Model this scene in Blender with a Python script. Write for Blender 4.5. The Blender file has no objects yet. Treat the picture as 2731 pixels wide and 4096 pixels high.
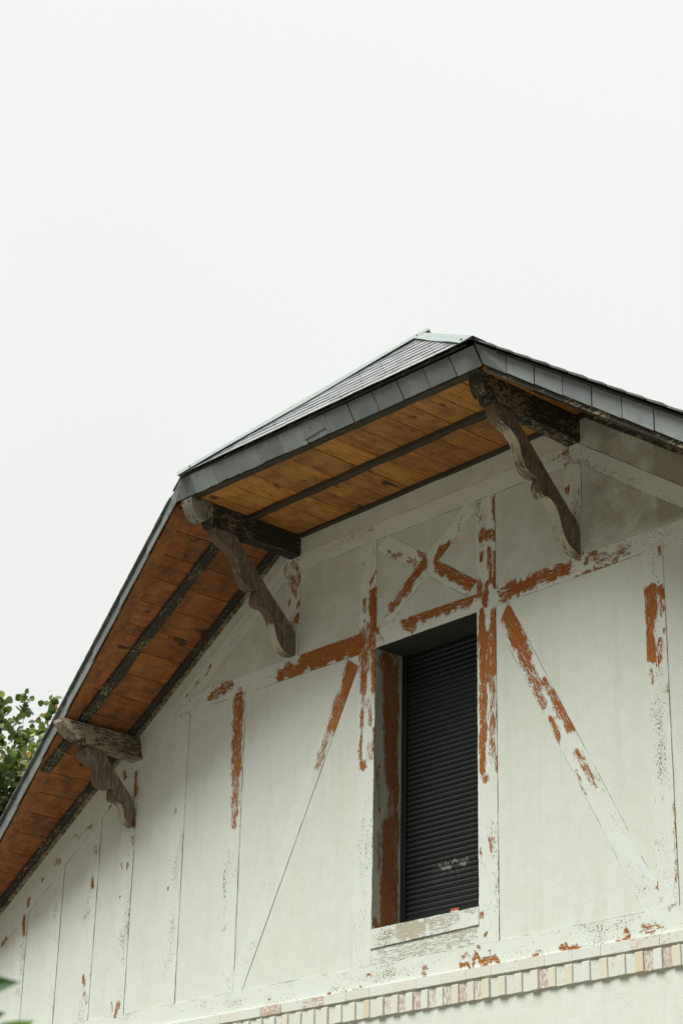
import bpy, bmesh, math, random
from mathutils import Vector, Matrix, noise as mnoise
random.seed(7)
rnd = random.uniform
scene = bpy.context.scene
COL = scene.collection

# ------------------------------------------------------------------ camera
cam_data = bpy.data.cameras.new("camera")
cam = bpy.data.objects.new("camera", cam_data); COL.objects.link(cam)
Rr = Vector((0.67022904, 0.74186356, 0.02077249)); Uu = Vector((0.2891728, -0.2868229, 0.91329717))
Ff = Vector((-0.68349991, 0.60611144, 0.4067638))
m = Matrix((Rr, Uu, -Ff)).transposed().to_4x4()
m.translation = Vector((9.19416733, -8.9503188, -3.34471888))
cam.matrix_world = m
cam_data.sensor_fit = 'VERTICAL'; cam_data.sensor_height = 36.0; cam_data.sensor_width = 36.0
cam_data.lens = 36.0 * 7928.14 / 4096.0
cam_data.clip_start = 0.05; cam_data.clip_end = 2000
cam_data.dof.use_dof = True; cam_data.dof.focus_distance = 13.6; cam_data.dof.aperture_fstop = 5.6
scene.camera = cam

# ------------------------------------------------------------------ sky and sun (bright overcast)
SUN_EL, SUN_AZ = math.radians(48), math.radians(200)     # azimuth measured like the sky texture's sun_rotation
w = bpy.data.worlds.new("World"); scene.world = w; w.use_nodes = True
wn, wl = w.node_tree.nodes, w.node_tree.links
wn.clear()
wo = wn.new('ShaderNodeOutputWorld'); bg = wn.new('ShaderNodeBackground'); bg.inputs['Strength'].default_value = 0.1
sk = wn.new('ShaderNodeTexSky'); sk.sky_type = 'NISHITA'; sk.sun_disc = False
sk.sun_elevation = SUN_EL; sk.sun_rotation = SUN_AZ; sk.air_density = 1.0; sk.dust_density = 4.0
hs = wn.new('ShaderNodeHueSaturation'); hs.inputs['Saturation'].default_value = 0.12
mx = wn.new('ShaderNodeMix'); mx.data_type = 'RGBA'; mx.inputs['Factor'].default_value = 0.93
mx.inputs['B'].default_value = (8.8, 8.98, 8.72, 1)
cn = wn.new('ShaderNodeTexCoord'); cl = wn.new('ShaderNodeTexNoise'); cl.inputs['Scale'].default_value = 1.6; cl.inputs['Detail'].default_value = 3
cr = wn.new('ShaderNodeMapRange'); cr.inputs['To Min'].default_value = 0.93; cr.inputs['To Max'].default_value = 1.05
wl.new(cn.outputs['Generated'], cl.inputs['Vector']); wl.new(cl.outputs['Fac'], cr.inputs['Value'])
sx = wn.new('ShaderNodeSeparateXYZ'); wl.new(cn.outputs['Generated'], sx.inputs[0])
dome = wn.new('ShaderNodeValToRGB'); 
# added dimming of the low sky towards -y, deepens the shade under the eaves
fy = wn.new('ShaderNodeMath'); fy.operation = 'MULTIPLY_ADD'; wl.new(sx.outputs['Y'], fy.inputs[0]); fy.inputs[1].default_value = .42; fy.use_clamp = False
fm = wn.new('ShaderNodeMath'); fm.operation = 'MINIMUM'; wl.new(sx.outputs['Y'], fm.inputs[0]); fm.inputs[1].default_value = 0.0
wl.new(fm.outputs[0], fy.inputs[0]); wl.new(sx.outputs['Z'], fy.inputs[2]); wl.new(fy.outputs[0], dome.inputs['Fac'])
de = dome.color_ramp.elements; de[0].position = 0.0; de[0].color = (.05, .05, .05, 1); de[1].position = 1.0; de[1].color = (1.4, 1.4, 1.4, 1)
for p_, c_ in ((.17, .09), (.29, .345), (.64, .375), (.84, .95)): k_ = de.new(p_); k_.color = (c_, c_, c_, 1)
dm = wn.new('ShaderNodeMath'); dm.operation = 'MULTIPLY'; wl.new(dome.outputs['Color'], dm.inputs[0]); wl.new(cr.outputs['Result'], dm.inputs[1])
ds = wn.new('ShaderNodeMath'); ds.operation = 'MULTIPLY'; wl.new(dm.outputs[0], ds.inputs[0]); ds.inputs[1].default_value = 2.8
vm = wn.new('ShaderNodeVectorMath'); vm.operation = 'SCALE'
wl.new(sk.outputs['Color'], hs.inputs['Color']); wl.new(hs.outputs['Color'], mx.inputs['A'])
wl.new(mx.outputs['Result'], vm.inputs[0]); wl.new(ds.outputs[0], vm.inputs['Scale'])
wl.new(vm.outputs['Vector'], bg.inputs['Color']); wl.new(bg.outputs['Background'], wo.inputs['Surface'])
sd = bpy.data.lights.new("sun", 'SUN'); sd.energy = 4.7; sd.angle = math.radians(34); sd.color = (0.99, 1.0, 0.93)
so = bpy.data.objects.new("sun", sd); COL.objects.link(so)
sdir = Vector((-0.12, -0.45, 0.88)).normalized()
so.rotation_euler = sdir.to_track_quat('Z', 'Y').to_euler()
sk.sun_elevation = math.asin(sdir.z); sk.sun_rotation = math.atan2(sdir.x, sdir.y)
vs = scene.view_settings
vs.view_transform = 'Standard'; vs.look = 'None'; vs.exposure = 0.08; vs.gamma = 1.0; vs.use_curve_mapping = False

# ------------------------------------------------------------------ node helpers
def new_mat(name):
    mt = bpy.data.materials.new(name); mt.use_nodes = True
    nt = mt.node_tree; nt.nodes.clear()
    o = nt.nodes.new('ShaderNodeOutputMaterial'); b = nt.nodes.new('ShaderNodeBsdfPrincipled')
    nt.links.new(b.outputs['BSDF'], o.inputs['Surface'])
    return mt, nt, b
def attr(nt, name):
    a = nt.nodes.new('ShaderNodeAttribute'); a.attribute_name = name; return a
def vscale(nt, vec, s):
    v = nt.nodes.new('ShaderNodeVectorMath'); v.operation = 'MULTIPLY'; nt.links.new(vec, v.inputs[0]); v.inputs[1].default_value = s
    return v.outputs['Vector']
def nz(nt, vec, scale, detail=6, rough=0.6, dist=0.0):
    n = nt.nodes.new('ShaderNodeTexNoise'); n.inputs['Scale'].default_value = scale
    n.inputs['Detail'].default_value = detail; n.inputs['Roughness'].default_value = rough; n.inputs['Distortion'].default_value = dist
    nt.links.new(vec, n.inputs['Vector']); return n.outputs['Fac']
def mr(nt, v, a, b, c=0.0, d=1.0, smooth=False):
    n = nt.nodes.new('ShaderNodeMapRange'); n.inputs['From Min'].default_value = a; n.inputs['From Max'].default_value = b
    n.inputs['To Min'].default_value = c; n.inputs['To Max'].default_value = d
    if smooth: n.interpolation_type = 'SMOOTHSTEP'
    nt.links.new(v, n.inputs['Value']); return n.outputs['Result']
def mth(nt, op, a, b=None):
    n = nt.nodes.new('ShaderNodeMath'); n.operation = op
    for i, x in enumerate((a, b)):
        if x is None: continue
        if isinstance(x, (int, float)): n.inputs[i].default_value = x
        else: nt.links.new(x, n.inputs[i])
    return n.outputs[0]
def mixc(nt, fac, a, b):
    n = nt.nodes.new('ShaderNodeMix'); n.data_type = 'RGBA'
    if isinstance(fac, (int, float)): n.inputs['Factor'].default_value = fac
    else: nt.links.new(fac, n.inputs['Factor'])
    for k, x in (('A', a), ('B', b)):
        if isinstance(x, tuple): n.inputs[k].default_value = (*x, 1)
        else: nt.links.new(x, n.inputs[k])
    return n.outputs['Result']
def bump(nt, b, h, strength, dist=0.01):
    n = nt.nodes.new('ShaderNodeBump'); n.inputs['Strength'].default_value = strength; n.inputs['Distance'].default_value = dist
    nt.links.new(h, n.inputs['Height']); nt.links.new(n.outputs['Normal'], b.inputs['Normal'])

# ------------------------------------------------------------------ materials
M = {}
def mat_stucco():
    mt, nt, b = new_mat('lime_render'); g = nt.nodes.new('ShaderNodeNewGeometry'); P = g.outputs['Position']
    big = nz(nt, P, 1.3, 4); mid = nz(nt, P, 9, 5); fine = nz(nt, P, 125, 3, .7); fine2 = nz(nt, P, 240, 2, .6)
    c = mixc(nt, mr(nt, big, .35, .65), (.75, .79, .715), (.76, .815, .775))
    c = mixc(nt, mr(nt, mid, .38, .68, 0, .5), c, (.70, .71, .61))
    # grimy panel beside the ridge bracket and grime that thins out down the wall
    sx = nt.nodes.new('ShaderNodeSeparateXYZ'); nt.links.new(P, sx.inputs[0])
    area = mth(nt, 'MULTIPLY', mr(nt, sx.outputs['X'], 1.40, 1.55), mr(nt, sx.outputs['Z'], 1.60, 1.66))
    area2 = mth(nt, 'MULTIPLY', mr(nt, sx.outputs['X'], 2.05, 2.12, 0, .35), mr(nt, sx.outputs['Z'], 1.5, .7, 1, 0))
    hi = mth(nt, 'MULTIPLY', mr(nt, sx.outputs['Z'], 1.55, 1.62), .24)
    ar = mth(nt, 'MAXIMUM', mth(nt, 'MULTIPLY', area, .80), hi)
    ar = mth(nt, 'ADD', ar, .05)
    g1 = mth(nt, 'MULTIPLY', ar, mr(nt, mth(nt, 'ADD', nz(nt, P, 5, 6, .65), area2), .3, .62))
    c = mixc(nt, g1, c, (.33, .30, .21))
    sp = mth(nt, 'MULTIPLY', mr(nt, fine, .52, .66), mr(nt, ar, 0, .6, .30, .75))
    c = mixc(nt, sp, c, (.27, .26, .19))
    c = mixc(nt, mr(nt, fine2, .5, .75, 0, .42), c, (.40, .40, .34))
    vo = nt.nodes.new('ShaderNodeTexVoronoi'); vo.feature = 'DISTANCE_TO_EDGE'; vo.inputs['Scale'].default_value = .9; vo.inputs['Randomness'].default_value = 1
    wp = nt.nodes.new('ShaderNodeTexNoise'); wp.inputs['Scale'].default_value = 6; wp.inputs['Detail'].default_value = 6; nt.links.new(P, wp.inputs['Vector'])
    wv = nt.nodes.new('ShaderNodeVectorMath'); wv.operation = 'MULTIPLY_ADD'; nt.links.new(wp.outputs['Color'], wv.inputs[0]); wv.inputs[1].default_value = (.16, .16, .16); nt.links.new(P, wv.inputs[2])
    nt.links.new(wv.outputs[0], vo.inputs['Vector'])
    crk = mth(nt, 'MULTIPLY', mr(nt, vo.outputs['Distance'], .0035, .0012), mr(nt, nz(nt, P, 2.2, 3), .52, .62, 0, .22))
    c = mixc(nt, crk, c, (.28, .27, .20))
    rain = nz(nt, vscale(nt, P, (11, 1, .8)), 1, 5, .65)
    c = mixc(nt, mr(nt, rain, .52, .72, 0, .28), c, (.55, .54, .43))
    nt.links.new(c, b.inputs['Base Color']); b.inputs['Roughness'].default_value = .95
    bump(nt, b, mth(nt, 'ADD', fine, mth(nt, 'MULTIPLY', mid, .4)), .42, .005)
    return mt
def mat_peel(name, bare=(.285, .073, .004), bare2=(.42, .138, .011), paint=(.725, .778, .74), paint2=(.72, .75, .675), amp=1.0, fleck=1.0, tan=(.45, .36, .2), vs=((88, 15, 1), (230, 60, 1), (150, 60, 1), (7, 2.2, 1), (420, 22, 1)), arc=False):
    mt, nt, b = new_mat(name); gc = attr(nt, 'gc').outputs['Vector']; pe = attr(nt, 'peel').outputs['Fac']; g = nt.nodes.new('ShaderNodeNewGeometry')
    if arc:
        sp_ = nt.nodes.new('ShaderNodeSeparateXYZ'); nt.links.new(gc, sp_.inputs[0]); cb = nt.nodes.new('ShaderNodeCombineXYZ')
        nt.links.new(sp_.outputs['X'], cb.inputs['X']); nt.links.new(attr(nt, 'tone').outputs['Fac'], cb.inputs['Y']); gc = cb.outputs[0]
    v1, v2, v3, v4, v5 = [vscale(nt, gc, q) for q in vs]
    n1 = nz(nt, v1, 1, 8, .78, .3); n2 = nz(nt, v2, 1, 6, .75)
    nn = mth(nt, 'ADD', mth(nt, 'MULTIPLY', n1, .66), mth(nt, 'MULTIPLY', n2, .34))
    val = mth(nt, 'ADD', pe, mth(nt, 'MULTIPLY', mth(nt, 'SUBTRACT', nn, .5), amp * 5.4))
    mask = mr(nt, val, .52, .60)
    fl = mth(nt, 'ADD', nz(nt, v3, 1, 3, .6), mth(nt, 'MULTIPLY', mth(nt, 'SUBTRACT', nz(nt, v4, 1, 3), .5), .7 * fleck))
    flk = mr(nt, fl, .66, .70)
    mask = mth(nt, 'MAXIMUM', mask, flk)
    streak = nz(nt, v5, 1, 4, .6)
    bc = mixc(nt, mr(nt, streak, .38, .68), bare, bare2)
    bc = mixc(nt, mr(nt, n2, .52, .68, 0, .6), bc, (.13, .03, .005))
    bc = mixc(nt, mr(nt, nz(nt, v4, 1.7, 5, .7), .52, .72, 0, .4), bc, tuple(min(1, q * f) for q, f in zip(bare2, (1.25, 1.7, 2.4))))
    bc = mixc(nt, mth(nt, 'MULTIPLY', mr(nt, pe, .55, .2), mr(nt, nz(nt, v4, 2.2, 3), .46, .58)), bc, tan)
    bc = mixc(nt, mth(nt, 'MULTIPLY', flk, mr(nt, pe, .3, .0)), bc, (.24, .17, .10))
    pc = mixc(nt, mr(nt, nz(nt, v4, 1.2, 4), .35, .65), paint2, paint)
    edge = mth(nt, 'MULTIPLY', mr(nt, val, .42, .53), .35)
    pc = mixc(nt, edge, pc, (.52, .42, .27))
    pc = mixc(nt, mr(nt, nz(nt, g.outputs['Position'], 180, 2), .52, .72, 0, .22), pc, (.38, .37, .30))
    nt.links.new(mixc(nt, mask, pc, bc), b.inputs['Base Color'])
    b.inputs['Roughness'].default_value = .85
    h = mth(nt, 'SUBTRACT', mth(nt, 'MULTIPLY', streak, .3), mask)
    bump(nt, b, h, .6, .003)
    return mt
def mat_wood(name, c1, c2, c3, knots=True, gscale=(60, 3, 60), rough=.7, stain=.35, usetone=True):
    """boards: grain runs along gc.y"""
    mt, nt, b = new_mat(name); gc = attr(nt, 'gc').outputs['Vector']; tn = attr(nt, 'tone').outputs['Fac']
    n = nz(nt, vscale(nt, gc, gscale), 1, 6, .65, .6); n2 = nz(nt, gc, 6, 7, .7); n3 = nz(nt, vscale(nt, gc, (9, 5, 1)), 1, 2, .5)
    c = mixc(nt, mr(nt, n, .36, .62), c1, c2)
    c = mixc(nt, mr(nt, nz(nt, vscale(nt, gc, tuple(q * 2.6 for q in gscale)), 1, 4, .7), .54, .70, 0, .55), c, c3)
    c = mixc(nt, mr(nt, n2, .44, .68, 0, stain), c, c3)
    if knots: c = mixc(nt, mr(nt, n3, .66, .73, 0, .85), c, (.035, .014, .005))
    t = nt.nodes.new('ShaderNodeVectorMath'); t.operation = 'SCALE'; nt.links.new(c, t.inputs[0]); 
    if usetone: nt.links.new(mr(nt, tn, 0, 1, .62, 1.25), t.inputs['Scale'])
    else: t.inputs['Scale'].default_value = 1.0
    nt.links.new(t.outputs['Vector'], b.inputs['Base Color']); b.inputs['Roughness'].default_value = rough
    bump(nt, b, n, .35, .003); return mt
def mat_mildew(name, dark=(.02, .022, .017), cream=(.30, .27, .17), thr=.59, gs=(75, 18, 75), dark2=(.075, .055, .035)):
    mt, nt, b = new_mat(name); gc = attr(nt, 'gc').outputs['Vector']
    n = nz(nt, vscale(nt, gc, gs), 1, 6, .72); n2 = nz(nt, gc, 3.5, 3); n3 = nz(nt, gc, 60, 3)
    v = mth(nt, 'ADD', n, mth(nt, 'MULTIPLY', mth(nt, 'SUBTRACT', n2, .5), .6))
    c = mixc(nt, mr(nt, n3, .4, .65), dark, dark2)
    c = mixc(nt, mr(nt, v, thr, thr + .03), c, cream)
    nt.links.new(c, b.inputs['Base Color']); b.inputs['Roughness'].default_value = .85
    bump(nt, b, v, .6, .004); return mt
def mat_slate(name, c1, c2, rough=.42, spec=.5, bs=.35):
    mt, nt, b = new_mat(name); gc = attr(nt, 'gc').outputs['Vector']; tn = attr(nt, 'tone').outputs['Fac']
    n = nz(nt, vscale(nt, gc, (8, 8, 8)), 1, 6, .6, .4); n2 = nz(nt, gc, 60, 4, .7)
    c = mixc(nt, mr(nt, n, .3, .7), c1, c2)
    c = mixc(nt, mr(nt, n2, .5, .8, 0, .3), c, (.30, .31, .30))
    t = nt.nodes.new('ShaderNodeVectorMath'); t.operation = 'SCALE'; nt.links.new(c, t.inputs[0]); nt.links.new(mr(nt, tn, 0, 1, .78, 1.18), t.inputs['Scale'])
    nt.links.new(t.outputs['Vector'], b.inputs['Base Color'])
    nt.links.new(mr(nt, n, .3, .7, rough - .08, rough + .15), b.inputs['Roughness']); b.inputs['Specular IOR Level'].default_value = spec
    bump(nt, b, mth(nt, 'ADD', n, mth(nt, 'MULTIPLY', n2, .3)), bs, .004); return mt
def mat_plain(name, c, rough=.5, metal=0.0, var=.15, sc=30):
    mt, nt, b = new_mat(name); g = nt.nodes.new('ShaderNodeNewGeometry')
    n = nz(nt, g.outputs['Position'], sc, 4)
    nt.links.new(mixc(nt, mr(nt, n, .3, .7), tuple(x * (1 - var) for x in c), tuple(min(1, x * (1 + var)) for x in c)), b.inputs['Base Color'])
    b.inputs['Roughness'].default_value = rough; b.inputs['Metallic'].default_value = metal; return mt
def mat_brick():
    mt, nt, b = new_mat('painted_brick'); gc = attr(nt, 'gc').outputs['Vector']; tn = attr(nt, 'tone').outputs['Fac']; pe = attr(nt, 'peel').outputs['Fac']
    rp = nt.nodes.new('ShaderNodeValToRGB'); rp.color_ramp.interpolation = 'CONSTANT'; nt.links.new(tn, rp.inputs['Fac'])
    e = rp.color_ramp.elements; e[0].color = (.70, .72, .66, 1); e[1].position = .4; e[1].color = (.685, .655, .575, 1)
    for p_, c_ in ((.55, (.69, .65, .545)), (.75, (.70, .69, .61)), (.9, (.68, .60, .43))):
        k = e.new(p_); k.color = (*c_, 1)
    n = nz(nt, vscale(nt, gc, (70, 26, 1)), 1, 5, .65); n2 = nz(nt, vscale(nt, gc, (160, 60, 1)), 1, 3)
    v = mth(nt, 'ADD', pe, mth(nt, 'MULTIPLY', mth(nt, 'SUBTRACT', n, .5), 2.2))
    c = mixc(nt, mr(nt, n2, .5, .7, 0, .3), rp.outputs['Color'], (.55, .52, .45))
    c = mixc(nt, mr(nt, v, .48, .72, 0, .62), c, (.40, .17, .12))
    nt.links.new(c, b.inputs['Base Color']); b.inputs['Roughness'].default_value = .9; bump(nt, b, n, .5, .003); return mt
def mat_leaf(name, cols, trans=.5):
    mt, nt, b = new_mat(name); tn = attr(nt, 'tone').outputs['Fac']
    rp = nt.nodes.new('ShaderNodeValToRGB'); nt.links.new(tn, rp.inputs['Fac']); e = rp.color_ramp.elements
    e[0].position = cols[0][0]; e[0].color = (*cols[0][1], 1); e[1].position = cols[-1][0]; e[1].color = (*cols[-1][1], 1)
    for p_, c_ in cols[1:-1]: k = e.new(p_); k.color = (*c_, 1)
    nt.links.new(rp.outputs['Color'], b.inputs['Base Color']); b.inputs['Roughness'].default_value = .45
    tr = nt.nodes.new('ShaderNodeBsdfTranslucent'); nt.links.new(rp.outputs['Color'], tr.inputs['Color'])
    ms = nt.nodes.new('ShaderNodeMixShader'); ms.inputs[0].default_value = trans
    nt.links.new(b.outputs['BSDF'], ms.inputs[1]); nt.links.new(tr.outputs['BSDF'], ms.inputs[2])
    nt.links.new(ms.outputs[0], nt.nodes['Material Output'].inputs['Surface']); return mt
M['stucco'] = mat_stucco()
M['timber'] = mat_peel('peeling_painted_timber')
M['reveal'] = mat_peel('peeling_reveal_paint', bare=(.20, .065, .018), bare2=(.30, .11, .03), paint=(.46, .46, .40), paint2=(.35, .35, .30), amp=.7, fleck=.9)
M['sill'] = mat_peel('worn_cement_sill', bare=(.46, .43, .32), bare2=(.50, .46, .34), tan=(.46, .43, .31), amp=.9)
M['edge'] = mat_peel('flaking_carved_edge', bare=(.11, .075, .05), bare2=(.17, .12, .08), paint=(.50, .49, .40), paint2=(.42, .39, .30), amp=.7, fleck=1.0, tan=(.2, .15, .1), vs=((75, 13, 1), (240, 50, 1), (150, 50, 1), (9, 4, 1), (380, 18, 1)), arc=True)
M['head_shade'] = mat_plain('shaded_window_head', (.032, .040, .030), .9)  # shade under the window head, put into its colour
M['joint'] = mat_plain('dark_joint', (.16, .15, .10), .95)
M['bracket'] = mat_wood('weathered_brown_wood', (.10, .073, .053), (.28, .225, .17), (.045, .034, .026), gscale=(60, 60, 9), rough=.85, stain=.6, knots=False, usetone=False)
M['board'] = mat_wood('orange_stained_boards', (.38, .155, .030), (.58, .26, .060), (.09, .032, .011), gscale=(38, 3, 38), stain=.6)
M['board_red'] = mat_wood('red_brown_boards', (.27, .093, .020), (.42, .155, .036), (.06, .021, .008), gscale=(38, 3, 38), stain=.75)
M['darkwood'] = mat_wood('blackened_wood', (.035, .028, .018), (.075, .055, .032), (.02, .02, .015), knots=False)
M['mildew'] = mat_mildew('mildewed_flaking_batten')
M['mildewarm'] = mat_mildew('mildewed_arm', dark2=(.04, .032, .022), cream=(.22, .18, .105), thr=.545, gs=(26, 34, 26))
M['armwood'] = mat_mildew('grey_flaking_arm', dark=(.07, .05, .035), dark2=(.15, .11, .08), cream=(.33, .28, .20), thr=.475, gs=(14, 60, 40))
M['armdark'] = mat_mildew('blackened_arm', dark=(.013, .013, .011), dark2=(.034, .026, .019), cream=(.17, .14, .09), thr=.61, gs=(12, 60, 60))
M['tipgrey'] = mat_mildew('pale_nose', dark=(.06, .05, .04), dark2=(.16, .13, .10), cream=(.25, .24, .19), thr=.50, gs=(30, 30, 30))
M['slate'] = mat_slate('roof_slate', (.14, .15, .15), (.22, .23, .23), rough=.18, spec=.9, bs=.06)
M['fslate'] = mat_slate('fascia_slate', (.15, .165, .168), (.205, .225, .225), rough=.55, spec=.4)
M['zinc'] = mat_plain('weathered_zinc', (.17, .20, .19), .6, .1, .1, 12)
M['screw'] = mat_plain('dark_fixing', (.05, .05, .05), .6)
M['shutter'] = mat_plain('black_shutter', (.008, .0145, .0135), .46, 0, .25, 60)
M['frame'] = mat_plain('black_guide', (.004, .008, .009), .6)
M['brick'] = mat_brick()
M['bark'] = mat_plain('bark', (.10, .08, .055), .9, 0, .4, 20)
M['leaf'] = mat_leaf('tree_leaf', [(0, (.03, .055, .010)), (.45, (.085, .13, .025)), (.8, (.22, .29, .07)), (.93, (.30, .30, .07)), (.975, (.50, .22, .02)), (1, (.42, .14, .02))], .45)
M['bushleaf'] = mat_leaf('bush_leaf', [(0, (.018, .065, .008)), (.6, (.05, .14, .012)), (1, (.16, .30, .04))], .45)
M['lawn'] = mat_plain('gravel_yard', (.115, .105, .08), .95, 0, .4, 3)
M['white'] = mat_plain('white_print', (.75, .75, .72), .6, 0, .03); M['orange'] = mat_plain('orange_print', (.42, .12, .05), .6, 0, .05)
M['dust'] = mat_peel('grey_scuff', bare=(.15, .15, .145), bare2=(.24, .24, .23), paint=(.009, .015, .016), paint2=(.009, .015, .016), amp=.6, fleck=.2, tan=(.33, .33, .31))

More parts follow.
